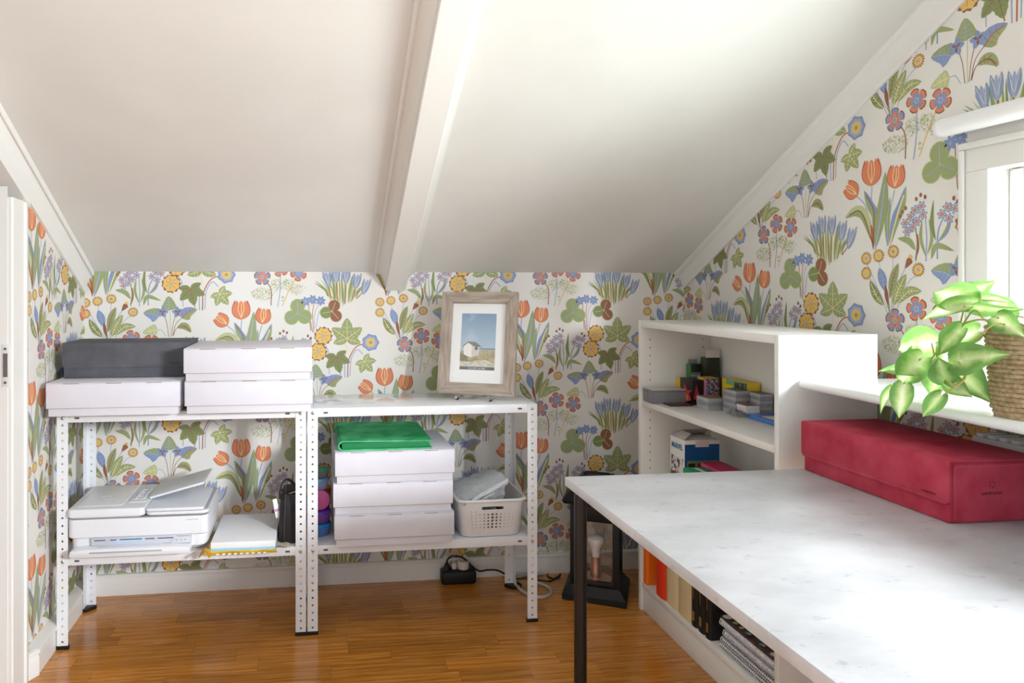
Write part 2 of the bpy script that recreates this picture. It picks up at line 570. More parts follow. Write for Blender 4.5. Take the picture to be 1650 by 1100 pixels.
def motif_star():
    p = Print()
    p.stroke('dgreen', [(-0.036, 0.02), (-0.022, -0.03), (-0.026, -0.082)], 0.0035, 0)
    p.stroke('brown', [(-0.022, -0.02), (-0.018, -0.05), (-0.026, -0.075)], 0.004, 1)
    p.stroke('lilac', [(0.0, 0.02), (0.004, -0.03), (0.002, -0.084)], 0.0035, 0)
    p.stroke('blue', [(0.052, 0.02), (0.034, -0.02), (0.032, -0.08)], 0.0035, 0)
    p.leaf('green', [(-0.026, -0.058), (-0.046, -0.034), (-0.078, -0.026)], 0.016, 1)
    p.leaf('green', [(0.002, -0.074), (-0.012, -0.03), (-0.008, 0.012)], 0.009, 1)
    p.leaf('green', [(0.006, -0.07), (0.018, -0.03), (0.010, 0.014)], 0.009, 1)
    p.leaf('dgreen', [(0.028, -0.038), (0.018, 0.0), (0.022, 0.056)], 0.010, 1)
    p.leaf('green', [(0.034, -0.042), (0.056, -0.018), (0.068, 0.016)], 0.011, 1, half='blue')
    p.leaf('green', [(0.016, -0.08), (0.03, -0.05), (0.076, -0.064)], 0.014, 1)
    for i, (x, z) in enumerate(((-0.05, -0.012), (-0.034, -0.002), (-0.056, 0.008), (-0.04, 0.022), (-0.022, 0.010), (-0.028, 0.036), (-0.010, 0.044), (-0.006, 0.024), (0.044, 0.02), (0.062, 0.008), (0.058, 0.034), (0.076, 0.030))):
        star(p, (x, z), 0.0135, i * 0.5)
    for (x, z) in ((-0.064, 0.036), (-0.054, 0.044), (-0.070, 0.026), (-0.024, 0.062), (-0.012, 0.070), (0.0, 0.064), (0.084, 0.044), (0.074, 0.052)):
        p.disc('brown', (x, z), 0.0042, 2, 7, 0.0055)
    return p
def palm(p, c, R, a0, col, rib):
    for k, (da, f) in enumerate(((-1.9, 0.7), (-0.95, 0.9), (0, 1.0), (0.95, 0.9), (1.9, 0.7))):
        a = a0 + da
        d = (math.cos(a), math.sin(a))
        p.leaf(col, [c, (c[0] + d[0] * R * f * 0.5, c[1] + d[1] * R * f * 0.5), (c[0] + d[0] * R * f, c[1] + d[1] * R * f)], R * 0.62 * f, 1, rib=rib, veins=2, serr=0.07, prof=egg, ribw=0.0016)
def motif_mallow():
    p = Print()
    p.stroke('rust', [(0.084, 0.0), (0.046, -0.006), (0.018, -0.052), (0.014, -0.112)], 0.0036, 0)
    p.stroke('lilac', [(0.066, -0.034), (0.046, -0.018), (0.026, -0.05), (0.022, -0.108)], 0.0030, 0)
    p.stroke('lilac', [(0.006, -0.036), (0.004, -0.07), (0.005, -0.112)], 0.0034, 0)
    p.stroke('lilac', [(-0.062, 0.0), (-0.05, -0.03), (-0.048, -0.10)], 0.0026, 0)
    p.stroke('cream', [(0.01, 0.012), (0.012, -0.01), (0.012, -0.03)], 0.003, 0)
    p.stroke('rust', [(-0.012, -0.05), (-0.014, -0.075), (-0.010, -0.102)], 0.003, 0)
    palm(p, (0.012, 0.020), 0.070, 1.57, 'green', 'cream')
    palm(p, (-0.024, -0.042), 0.056, -1.35, 'dgreen', 'brown')
    palm(p, (0.070, -0.058), 0.046, -0.9, 'green', 'cream')
    for (x, z) in ((-0.068, 0.030), (-0.086, -0.024)):
        p.frill('brown', (x, z), 0.030, 2, 13, 0.07)
        p.frill('yellow', (x, z), 0.0265, 3, 8, 0.09, 0.3)
        for k in range(7):
            a = 2 * PI * k / 7
            p.stroke('rust', [(x + 0.008 * math.cos(a), z + 0.008 * math.sin(a)), (x + 0.019 * math.cos(a), z + 0.019 * math.sin(a))], 0.0014, 4)
        p.disc('lilac', (x, z), 0.005, 5, 8)
    p.frill('blue', (0.092, 0.006), 0.0285, 2, 7, 0.08)
    p.frill('lilac', (0.092, 0.006), 0.022, 3, 7, 0.08)
    p.frill('yellow', (0.092, 0.006), 0.0155, 4, 8, 0.07)
    p.disc('green', (0.092, 0.006), 0.006, 5, 8)
    return p
def motif_clover():
    p = Print()
    p.stroke('brown', [(-0.022, 0.0), (0.0, -0.012), (0.006, -0.056)], 0.0022, 0)
    p.stroke('brown', [(0.0, 0.034), (0.002, 0.0), (0.012, -0.060)], 0.0020, 0)
    p.stroke('rust', [(0.018, 0.036), (0.012, 0.0), (0.016, -0.06)], 0.0020, 0)
    p.stroke('lilac', [(0.06, 0.01), (0.034, 0.006), (0.022, -0.05)], 0.0022, 0)
    p.stroke('lilac', [(0.036, 0.032), (0.02, 0.004), (0.018, -0.05)], 0.0018, 0)
    for (c, r, cols) in (((-0.034, 0.0), 0.030, ('green', 'green', 'green')), ((0.074, 0.006), 0.025, ('brown', 'dgreen', 'brown'))):
        for k in range(3):
            a = 1.62 + k * 2.1 - (0.4 if c[0] > 0 else 0)
            q = (c[0] + r * 0.78 * math.cos(a), c[1] + r * 0.78 * math.sin(a))
            p.disc('lgreen', q, r * 0.80, 1, 14)
            p.disc(cols[k], q, r * 0.73, 2, 14)
            p.stroke('lilac' if c[0] < 0 else 'lgreen', [c, (c[0] + r * 1.25 * math.cos(a), c[1] + r * 1.25 * math.sin(a))], 0.0018, 3)
    for i, (x, z) in enumerate(((-0.010, 0.038), (0.012, 0.044), (0.038, 0.040))):
        p.petals('blue', (x, z), 0.0165, 7, 0.0085, 2, ph=i)
        p.disc('lilac', (x, z), 0.004, 3, 7)
    return p
def motif_anemone():
    p = Print(); rnd = random.Random(3)
    p.stroke('brown', [(-0.060, 0.018), (-0.036, -0.02), (-0.036, -0.084)], 0.0034, 2)
    p.stroke('lilac', [(0.0, 0.05), (0.0, -0.02), (-0.010, -0.09)], 0.0032, 2)
    p.stroke('yellow', [(0.060, 0.024), (0.032, -0.03), (0.008, -0.086)], 0.0032, 2)
    p.fern((-0.070, -0.040), 0.042, 0.024, 150, rnd)
    p.fern((-0.014, -0.005), 0.024, 0.024, 80, rnd)
    p.fern((0.030, -0.002), 0.020, 0.024, 80, rnd)
    p.fern((0.064, -0.022), 0.032, 0.022, 90, rnd)
    p.fern((0.010, -0.058), 0.006, 0.010, 12, rnd)
    for i, (x, z) in enumerate(((-0.070, 0.028), (0.0, 0.062), (0.072, 0.044))):
        ph = 1.57 + 0.25 * i
        p.petals('brown', (x, z), 0.0335, 5, 0.0295, 2, ph=ph, prof=obo)
        p.petals('orange' if i else 'blue', (x, z), 0.0300, 5, 0.0255, 3, ph=ph, prof=obo)
        p.petals('blue' if i else 'orange', (x, z), 0.0215, 5, 0.0165, 4, ph=ph, prof=obo)
        p.frill('lilac', (x, z), 0.0085, 5, 8, 0.15)
        p.disc('green' if not i else 'blue', (x, z), 0.0045, 6, 8)
    return p
def motif_crocus():
    p = Print(); rnd = random.Random(5)
    for k in range(27):
        t = k / 26
        x0 = -0.058 + 0.116 * t + rnd.uniform(-0.003, 0.003)
        z0 = -0.078 + 0.034 * abs(2 * t - 1) ** 2 + rnd.uniform(-0.006, 0.004)
        x1 = -0.112 + 0.224 * t + rnd.uniform(-0.008, 0.008)
        z1 = 0.045 + 0.03 * rnd.random() - 0.05 * abs(2 * t - 1) ** 1.5
        col = ('green', 'dgreen', 'green', 'lgreen', 'green', 'cream')[k % 6]
        p.leaf(col, [(x0, z0), ((x0 * 0.75 + x1 * 0.25), (z0 + z1) / 2), (x1, z1)], 0.0065, 0)
    for i, (x, h, tilt) in enumerate(((-0.052, 0.060, -0.012), (-0.022, 0.074, -0.004), (0.016, 0.070, 0.002), (0.054, 0.050, 0.010), (0.084, 0.028, 0.020))):
        p.stroke('brown', [(x * 0.7, -0.07 + 0.02 * abs(i - 2) / 2), (x * 0.92, -0.03), (x, h - 0.052)], 0.0032, 1)
        for j in (-1, 1, 0):
            p.leaf('blue' if j else 'lilac', [(x, h - 0.062), (x + tilt * 0.5 + j * 0.009, h - 0.028), (x + tilt + j * 0.014, h + (0.004 if j else 0))], 0.016, 2 + (j == 0), prof=egg)
            p.stroke('cream' if j else 'blue', [(x, h - 0.050), (x + tilt * 0.5 + j * 0.007, h - 0.028), (x + tilt + j * 0.012, h - 0.004)], 0.0015, 4)
    return p
def motif_tulips():
    p = Print()
    p.stroke('lilac', [(-0.060, 0.026), (-0.03, 0.0), (-0.010, -0.05)], 0.0034, 0)
    p.stroke('lilac', [(-0.006, 0.042), (-0.008, 0.0), (0.0, -0.10)], 0.0034, 0)
    p.stroke('lilac', [(0.064, 0.024), (0.050, -0.03), (0.044, -0.11)], 0.0034, 0)
    p.leaf('green', [(-0.004, -0.10), (-0.030, -0.030), (-0.060, -0.014), (-0.098, -0.028)], 0.030, 1, rib='brown', half='lgreen', ribw=0.003)
    p.leaf('green', [(-0.002, -0.11), (0.006, -0.04), (-0.014, 0.0), (-0.032, 0.036)], 0.024, 1, rib='brown', half='blue', ribw=0.003)
    p.leaf('green', [(0.004, -0.116), (0.018, -0.05), (0.030, 0.0), (0.036, 0.074)], 0.034, 2, rib='lilac', ribw=0.0045)
    p.leaf('green', [(0.042, -0.110), (0.042, -0.05), (0.050, 0.01)], 0.016, 1, rib='lilac')
    p.leaf('blue', [(0.048, -0.112), (0.066, -0.05), (0.082, -0.02), (0.098, 0.030)], 0.028, 2, rib='cream', half='green', ribw=0.004)
    p.leaf('rust', [(-0.002, -0.118), (-0.004, -0.08), (-0.010, -0.05)], 0.010, 2)
    def tulip(c, R, rot):
        cr, sr = math.cos(rot), math.sin(rot)
        T = lambda x, z: (c[0] + (x * cr - z * sr) * R, c[1] + (x * sr + z * cr) * R)
        for k, e in ((-1, 1.02), (1, 1.02)):
            p.leaf('rust', [T(0, -1), T(k * 0.62, -0.2), T(k * 0.62, e)], R * 0.62, 2)
        p.leaf('orange', [T(0, -1.0), T(-0.5, -0.1), T(-0.40, 1.0)], R * 0.72, 3)
        p.leaf('orange', [T(0, -1.0), T(0.5, -0.1), T(0.40, 1.0)], R * 0.72, 3)
        p.leaf('orange', [T(0, -1.02), T(0, 0), T(0, 0.96)], R * 0.95, 4)
        for (x0, x1) in ((-0.3, -0.22), (0.3, 0.22), (0.05, 0.0)):
            p.stroke('cream', [T(0, -0.8), T(x0, 0), T(x1, 0.72)], 0.0022, 5)
    tulip((-0.074, 0.042), 0.026, 0.95)
    tulip((-0.008, 0.078), 0.034, 0.0)
    tulip((0.068, 0.056), 0.029, -0.12)
    return p
MOTIFS = [(motif_daisies().scaled(1.06, 1.0), 0, 0), (motif_star().scaled(1.12), 0.114, 0.137), (motif_mallow().scaled(1.18), 0.338, 0.160), (motif_violet().scaled(1.08), 0.233, -0.003),
          (motif_clover().scaled(1.25), 0.200, 0.285), (motif_anemone(), 0.088, -0.142), (motif_crocus(), 0.332, -0.150), (motif_tulips().scaled(1.12), -0.055, 0.212)]
def clip(poly, planes):
    for (a, b, c) in planes:                # keep a*x + b*z + c >= 0
        out = []
        for i in range(len(poly)):
            p, q = poly[i - 1], poly[i]
            dp, dq = a * p[0] + b * p[1] + c, a * q[0] + b * q[1] + c
            if (dp >= 0) != (dq >= 0):
                t = dp / (dp - dq)
                out.append((p[0] + (q[0] - p[0]) * t, p[1] + (q[1] - p[1]) * t))
            if dq >= 0:
                out.append(q)
        poly = out
        if len(poly) < 3:
            return None
    return poly
def paper_wall(name, base, fn, regions, anchor, s_rng, z_rng, rep=0.567, drop=0.543):
    """wall mesh: plain ground plus the flat printed flowers; fn(s, z, lift) -> 3-D point"""
    V, F, MI = [], [], []
    me0 = bpy.data.meshes.new('tmp'); base.bm.to_mesh(me0)
    for v in me0.vertices: V.append(tuple(v.co))
    for pl in me0.polygons:
        F.append(tuple(pl.vertices)); MI.append(0)
    bpy.data.meshes.remove(me0); base.bm.free()
    bounds = []
    for (m, ox, oz) in MOTIFS:
        xs = [q[0] for p in m.polys for q in p[2]]; zs = [q[1] for p in m.polys for q in p[2]]
        bounds.append((min(xs), max(xs), min(zs), max(zs)))
    for i in range(-6, 7):
        for j in range(-8, 9):
            bx, bz = anchor[0] + i * rep, anchor[1] + i * drop / 2 + j * drop
            for (m, ox, oz), bd in zip(MOTIFS, bounds):
                cx, cz = bx + ox, bz + oz
                if cx + bd[1] < s_rng[0] or cx + bd[0] > s_rng[1] or cz + bd[3] < z_rng[0] or cz + bd[2] > z_rng[1]:
                    continue
                corners = [(cx + a, cz + b) for a in bd[:2] for b in bd[2:]]
                for planes in regions:
                    ins = [all(a * x + b * z + c >= 0 for (a, b, c) in planes) for (x, z) in corners]
                    if any(all(a * x + b * z + c < 0 for (x, z) in corners) for (a, b, c) in planes):
                        continue
                    whole = all(ins)
                    for (ci, lay, pts) in m.polys:
                        q = [(cx + x, cz + z) for (x, z) in pts]
                        if not whole:
                            q = clip(q, planes)
                            if not q: continue
                        k = len(V)
                        V.extend(fn(x, z, 0.0003 + lay) for (x, z) in q)
                        F.append(tuple(range(k, k + len(q)))); MI.append(ci)
    me = bpy.data.meshes.new(name)
    me.from_pydata(V, [], F)
    me.polygons.foreach_set('material_index', MI)
    mats = [M('paper_' + k, PAL[k], 0.62) for k in PN]
    return struct(finish(name, me, mats))

# ------------------------------------------------------------------ walls
b = B(); b.box(XL - 0.08, XR + 0.08, YB, YB + 0.08, -0.02, KNEE + 0.06)
wall_back = paper_wall('wall_back', b, lambda s, z, d: (s, YB - d, z),
    [[(1, 0, -XL), (-1, 0, XR), (0, 1, 0), (0, -1, KNEE)]], (0.912, 0.793), (XL, XR), (0, KNEE))

WY0, WY1, WZ0, WZ1 = 0.34, 1.47, 0.945, 1.462        # window opening
b = B()
fr = lambda p, h: (h, p[0], p[1])
top = lambda y: ceil_z(y) + 0.05
b.prism([(WY1, -0.02), (YB + 0.08, -0.02), (YB + 0.08, top(YB + 0.08)), (WY1, top(WY1))], fr, XR, XR + 0.10)
b.prism([(WY0, -0.02), (WY1, -0.02), (WY1, WZ0), (WY0, WZ0)], fr, XR, XR + 0.10)
b.prism([(WY0, WZ1), (WY1, WZ1), (WY1, top(WY1)), (WY0, top(WY0))], fr, XR, XR + 0.10)
VY0, VY1 = -0.80, 0.20                                  # second opening, behind the camera's right shoulder
b.prism([(VY1, -0.02), (WY0, -0.02), (WY0, top(WY0)), (VY1, top(VY1))], fr, XR, XR + 0.10)
b.prism([(VY0, -0.02), (VY1, -0.02), (VY1, WZ0), (VY0, WZ0)], fr, XR, XR + 0.10)
b.prism([(VY0, WZ1 + 0.2), (VY1, WZ1 + 0.2), (VY1, top(VY1)), (-0.15, top(-0.15)), (VY0, top(-0.15))], fr, XR, XR + 0.10)
b.prism([(-0.9, -0.02), (VY0, -0.02), (VY0, top(-0.15)), (-0.9, top(-0.15))], fr, XR, XR + 0.10)
slopeR = (SLOPE, -1, KNEE + SLOPE * YB)
wall_right = paper_wall('wall_right', b, lambda s, z, d: (XR - d, -s, z),
    [[(-1, 0, -1.50), (1, 0, YB), (0, 1, 0), slopeR],
     [(1, 0, 1.50), (0, 1, -1.50), (-1, 0, 0.2), slopeR],
     [(1, 0, 1.50), (0, 1, 0), (0, -1, 0.93), (-1, 0, 0.2)]], (-1.768, 1.207), (-YB, 0.2), (0, 2.7))

b = B()
DY0, DY1 = 1.28, 2.15                                   # door opening in the left wall
b.prism([(2.27, -0.02), (YB + 0.08, -0.02), (YB + 0.08, top(YB + 0.08)), (2.27, top(2.27))], fr, XL - 0.10, XL)
b.prism([(DY0 - 2.1, -0.02), (DY0, -0.02), (DY0, top(DY0)), (-0.15, top(-0.15)), (DY0 - 2.1, top(-0.15))], fr, XL - 0.10, XL)
b.prism([(DY1, 1.51), (2.27, 1.45), (2.27, top(2.27)), (DY1, top(DY1))], fr, XL - 0.10, XL)
b.prism([(DY0, 1.95), (DY1, 1.51), (DY1, top(DY1)), (DY0, top(DY0))], fr, XL - 0.10, XL)
wall_left = paper_wall('wall_left', b, lambda s, z, d: (XL + d, s, z),
    [[(1, 0, -2.27), (-1, 0, YB), (0, 1, 0), (-SLOPE, -1, KNEE + SLOPE * YB)]], (2.406, 1.095), (2.27, YB), (0, 1.7))

# ------------------------------------------------------------------ ceiling, beam, mouldings, skirting
b = B()
cz = lambda y: KNEE + SLOPE * (YB - y)
b.prism([(YB + 0.08, cz(YB + 0.08)), (-0.15, cz(-0.15)), (-0.9, cz(-0.15)), (-0.9, cz(-0.15) + 0.08), (-0.15, cz(-0.15) + 0.09), (YB + 0.08, cz(YB + 0.08) + 0.09)], fr, XL - 0.10, XR + 0.10)
struct(obj('ceiling', b, ceil_paint))
nrm = Vector((0, -SLOPE, -1)).normalized()              # out of the ceiling, into the room
along = Vector((0, -1, SLOPE)).normalized()
def on_slope(x, d, t):
    """point d below the ceiling plane, t metres up the slope from the knee wall"""
    return Vector((x, YB, KNEE)) + along * t + nrm * d
def slope_bar(bb, prof, t0, t1, mat=0):
    bb.prism(prof, lambda p, h: on_slope(p[0], p[1], h), t0, t1, mat)
TOPT = 3.35
b = B(); slope_bar(b, [(0.284, -0.01), (0.284, 0.064), (0.287, 0.067), (0.364, 0.067), (0.367, 0.064), (0.367, -0.01)], -0.034, TOPT)
beam = struct(obj('trim_1', b, white_paint)); beam['label'] = 'white boxed roof beam running up the sloping ceiling'
def cove(x0, sgn):
    """bead on the ceiling, then a hollow curve up to the beam side"""
    p = [(x0, -0.005), (x0, 0.007), (x0 + sgn * 0.004, 0.010), (x0 + sgn * 0.010, 0.010), (x0 + sgn * 0.013, 0.006), (x0 + sgn * 0.018, 0.006)]
    for k in range(6):
        a = PI / 2 * k / 5
        p.append((x0 + sgn * (0.018 + 0.026 * math.sin(a)), 0.008 + 0.040 * (1 - math.cos(a))))
    p += [(x0 + sgn * 0.0465, 0.050), (x0 + sgn * 0.0465, -0.005)]
    return p
b = B(); slope_bar(b, cove(0.237, 1), -0.03, TOPT)
struct(obj('trim_2', b, white_paint, beam))
b = B(); slope_bar(b, [(0.367, -0.005), (0.367, 0.030), (0.372, 0.030), (0.376, 0.018), (0.384, 0.012), (0.392, 0.011), (0.396, 0.008), (0.404, 0.008), (0.404, -0.005)], -0.02, TOPT)
struct(obj('trim_3', b, white_paint, beam))
def corner_cove(xw, sgn, dep, out):
    p = [(xw + sgn * -0.001, -0.005), (xw + sgn * out, -0.005), (xw + sgn * out, 0.006), (xw + sgn * (out - 0.004), 0.010)]
    for k in range(7):
        a = PI / 2 * k / 6
        p.append((xw + sgn * (0.010 + (out - 0.016) * (1 - math.sin(a))), 0.012 + (dep - 0.022) * (1 - math.cos(a))))
    p += [(xw + sgn * 0.010, dep - 0.006), (xw + sgn * 0.007, dep), (xw + sgn * -0.001, dep)]
    return p
b = B(); slope_bar(b, corner_cove(XR, -1, 0.062, 0.044), -0.02, TOPT)
struct(obj('trim_4', b, white_paint))
b = B(); slope_bar(b, [(XL - 0.001, -0.005), (XL + 0.036, -0.005), (XL + 0.036, 0.011), (XL + 0.033, 0.015), (XL + 0.028, 0.015), (XL + 0.025, 0.012), (XL + 0.021, 0.020), (XL + 0.015, 0.030), (XL + 0.011, 0.045), (XL + 0.009, 0.064), (XL + 0.013, 0.068), (XL + 0.013, 0.077), (XL + 0.010, 0.081), (XL - 0.001, 0.081)], -0.02, TOPT)
struct(obj('trim_5', b, white_paint))

skirt = [(0, 0), (0.016, 0), (0.016, 0.058), (0.014, 0.062), (0.014, 0.066), (0.018, 0.068), (0.018, 0.076), (0.014, 0.080), (0, 0.080)]
b = B(); b.prism(skirt, lambda p, h: (h, YB - p[0], p[1]), XL, XR)
struct(obj('baseboard_back', b, white_paint))
b = B(); b.prism([(q[0] * 2.4, q[1]) for q in skirt], lambda p, h: (XL + p[0], h, p[1]), 2.292, YB - 0.018)
b.prism([(q[0] * 1.5, q[1]) for q in skirt], lambda p, h: (XL + p[0] + 0.018 * max(0, min(1, (h - 2.262) / 0.03)), h, p[1]), 2.262, 2.292)
struct(obj('baseboard_left', b, white_paint))
b = B(); b.prism(skirt, lambda p, h: (XR - p[0], h, p[1]), -0.9, YB - 0.018)
struct(obj('baseboard_right', b, white_paint))

# unseen walls added to block sky light: landing box, half partition behind camera
b = B()
b.box(-2.0, -1.94, 0.6, 2.95, -0.02, 2.9); b.box(-1.94, XL - 0.10, 2.89, 2.95, -0.02, 2.9); b.box(-1.94, XL - 0.10, 0.6, 0.66, -0.02, 2.9)
b.box(-1.94, XL - 0.10, 0.66, 2.89, 2.84, 2.9)
struct(obj('wall_landing_light_block', b, white_paint))
b = B(); b.box(-2.0, XL - 0.10, 0.6, 2.95, -0.06, 0.0)
struct(obj('floor_landing', b, oak))
b = B(); b.box(XL - 0.10, 0.10, -0.98, -0.90, -0.02, cz(-0.15))  # unseen half wall, added to cut the fill from the open rear
struct(obj('wall_front_light_block', b, white_paint))

# ------------------------------------------------------------------ door frame at the left
d1 = struct(bpy.data.objects.new('door_1', None)); C.objects.link(d1); d1.location = (XL, 2.2, 0)
b = B()
prof = [(2.262, -0.02), (2.262, 0.020), (2.256, 0.024), (2.244, 0.024), (2.240, 0.018), (2.176, 0.018), (2.172, 0.022), (2.154, 0.022), (2.150, 0.018), (2.150, -0.02)]
b.prism(prof, lambda p, h: (p[1], p[0] - 2.2, h), 0.0, 1.440)
obj('casing', b, white_paint, d1)
b = B()
b.box(-0.075, 0.008, -0.052, -0.0501, 0.0, 1.47)
b.box(-0.16, -0.075, -0.066, -0.0501, 0.0, 1.46)
b.box(-0.075, -0.062, -0.0535, -0.052, 0, 1.47)
obj('jamb', b, white_paint, d1)
b = B()
b.prism([(DY0 - 2.2, 1.93), (0.062, 1.425), (0.062, 1.475), (DY0 - 2.2, 1.99)], lambda p, h: (h, p[0], p[1]), -0.02, 0.027)
obj('sloping_head', b, white_paint, d1)
b = B(); b.box(-0.008, 0.013, -0.0530, -0.0502, 0.90, 1.02, 0.001)
sp = obj('strike_plate', b, M('painted_steel', (226, 226, 224), 0.35), d1)
b = B(); b.box(-0.003, 0.009, -0.0540, -0.0528, 0.928, 0.995)
obj('latch_hole', b, M('latch_shadow', (110, 104, 98), 0.6), sp)
b = B()
for zz in (0.912, 1.008): b.cyl((0.003, -0.0545, zz), (0.003, -0.0525, zz), 0.004, 10)
obj('screw', b, steel, sp)

# ------------------------------------------------------------------ window, sill, blind
def make_window(name, WY0, WY1, WZ0, WZ1):
    w1 = struct(bpy.data.objects.new(name, None)); C.objects.link(w1); w1.location = (XR, (WY0 + WY1) / 2, WZ0)
    cy0 = (WY0 + WY1) / 2
    def wbox(bb, x0, x1, y0, y1, z0, z1, bev=0.002, mat=0):
        bb.box(x0 - XR, x1 - XR, y0 - cy0, y1 - cy0, z0 - WZ0, z1 - WZ0, bev, 2, mat)
    b = B()
    for (y0, y1) in ((WY1 - 0.006, WY1 + 0.064), (WY0 - 0.064, WY0 + 0.006)):
        wbox(b, XR - 0.020, XR - 0.0012, y0, y1, WZ0, WZ1 - 0.006)
    wbox(b, XR - 0.020, XR - 0.0012, WY0 - 0.064, WY1 + 0.064, WZ1 - 0.006, (WZ1 + 0.062))
    yo = WY1 + 0.064
    for (y0, y1) in ((yo - 0.014, yo), (WY0 - 0.064, WY0 - 0.05)):
        wbox(b, XR - 0.028, XR - 0.0205, y0, y1, WZ0, (WZ1 + 0.047), 0.003)
    wbox(b, XR - 0.028, XR - 0.0205, WY0 - 0.064, yo, (WZ1 + 0.048), (WZ1 + 0.064), 0.003)
    obj('casing', b, white_paint, w1)
    b = B(); wbox(b, XR - 0.012, XR - 0.0012, WY0 - 0.05, WY1 + 0.055, (WZ1 + 0.062), WZ1 + 0.138)
    obj('head_board', b, white_paint, w1)
    b = B()
    wbox(b, XR, XR + 0.13, WY1 - 0.004, WY1 + 0.012, WZ0, WZ1); wbox(b, XR, XR + 0.13, WY0 - 0.012, WY0 + 0.004, WZ0, WZ1)
    wbox(b, XR, XR + 0.13, WY0, WY1, WZ1 - 0.004, WZ1 + 0.012)
    wbox(b, XR, XR + 0.15, WY0, WY1, WZ0 - 0.012, WZ0 + 0.004)
    obj('reveal_lining', b, white_paint, w1)
    mid = (WY0 + WY1) / 2
    for k, (a, bb2) in enumerate(((WY0 + 0.006, mid - 0.002), (mid + 0.002, WY1 - 0.006))):
        b = B()
        z0, z1 = WZ0 + 0.006, WZ1 - 0.006
        x0, x1 = XR + 0.035, XR + 0.075
        for (ya, yb, za, zb) in ((a, a + 0.034, z0, z1), (bb2 - 0.034, bb2, z0, z1), (a + 0.034, bb2 - 0.034, z0, z0 + 0.036), (a + 0.034, bb2 - 0.034, z1 - 0.034, z1)):
            wbox(b, x0, x1, ya, yb, za, zb, 0.004)
        sash = obj('sash', b, white_paint, w1)
        b = B(); wbox(b, XR + 0.052, XR + 0.056, a + 0.030, bb2 - 0.030, z0 + 0.030, z1 - 0.030, 0)
        obj('pane', b, pane_glass, sash)
    return w1
make_window('window_2', VY0, VY1, WZ0, WZ1 + 0.2)
w1 = make_window('window_1', WY0, WY1, WZ0, WZ1)
cy0 = (WY0 + WY1) / 2
b = B()
prof = []
for k in range(9):
    a = PI / 2 + PI * k / 8
    prof.append((1.246 + 0.011 * math.cos(a), 0.934 + 0.011 * math.sin(a)))
prof += [(XR + 0.03, 0.923), (XR + 0.03, 0.945)]
prof = [(p[0] - XR, p[1] - WZ0) for p in prof]
b.prism(prof, lambda p, h: (p[0], h - cy0, p[1]), 0.20, 1.690)
obj('window_sill', b, M('sill_gloss', (240, 241, 240), 0.2), w1)

b = B(); b.cyl((0, 0, 0), (0, -1.22, 0), 0.0225, 28)
rb = thing('roller_blind', 'white roller blind rolled up above the window', 'blind', (XR - 0.045, 1.555, 1.570))
obj('fabric_roll', b, M('blind_fabric', (240, 240, 240), 0.7), rb)
b = B(); b.lathe([(0.0, -0.002), (0.010, -0.002), (0.021, 0.0), (0.024, 0.003), (0.024, 0.010), (0.022, 0.012), (0, 0.012)], 24)
obj('end_cap', b, white_plastic, rb, (0, 0.008, 0), (PI / 2, 0, 0))
b = B(); b.box(0.0, 0.0435, -0.010, 0.004, -0.016, 0.016, 0.002)
obj('bracket', b, white_plastic, rb)
b = B(); b.box(0.0, 0.0435, -1.224, -1.210, -0.016, 0.016, 0.002)
obj('bracket', b, white_plastic, rb)

# radiator below the sill
rad = thing('radiator', 'white panel radiator below the window sill', 'radiator', (1.505, 0.90, 0.15))
rm = M('radiator_enamel', (238, 238, 238), 0.25)
b = B(); b.box(-0.032, 0.036, -0.54, 0.54, 0.0, 0.70, 0.004)
for k in range(26):
    yk = -0.52 + k * 0.0416
    b.box(-0.036, -0.030, yk - 0.012, yk + 0.012, 0.03, 0.67, 0.003)
obj('panel', b, rm, rad)
b = B()
for k in range(40):
    yk = -0.53 + k * 0.0268
    b.box(-0.030, 0.034, yk, yk + 0.014, 0.700, 0.708, 0.001)
obj('grille', b, rm, rad)
for s_ in (-0.4, 0.4):
    b = B(); b.box(0.036, 0.0530, s_ - 0.015, s_ + 0.015, 0.1, 0.6)
    obj('wall_bracket', b, rm, rad)

# ------------------------------------------------------------------ perforated metal shelving
FW, TH = 0.035, 0.0016                                  # flange width, sheet thickness
def leg_mesh(h=0.7696):
    """L-angle post, outer corner at the origin, flanges along +X (front) and +Y (side)"""
    b = B()
    n = 30; p = (h - 0.012) / n
    for i in range(n):
        z0 = 0.012 + i * p
        b.holed(lambda s, t, d: (s, d, t), 0.0, FW, z0, z0 + p, 0.0036, TH)
        b.holed(lambda s, t, d: (d, s, t), TH, FW, z0, z0 + p, 0.0036, TH)
    for (x, y, x2, y2) in ((FW, 0, FW, TH), (0, FW, TH, FW)):
        b.face([(x, y, 0.012), (x2, y2, 0.012), (x2, y2, h), (x, y, h)])
    b.face([(0, 0, h), (FW, 0, h), (FW, TH, h), (TH, TH, h), (TH, FW, h), (0, FW, h)])
    return b
def foot_mesh():
    b = B()
    b.prism([(-0.002, -0.002), (FW + 0.002, -0.002), (FW + 0.002, 0.010), (0.010, FW + 0.002), (-0.002, FW + 0.002)], lambda p, h: (p[0], p[1], h), 0.0, 0.012, bev=0.001)
    return b
SHW, SHD, SHH = 0.806, 0.304, 0.772
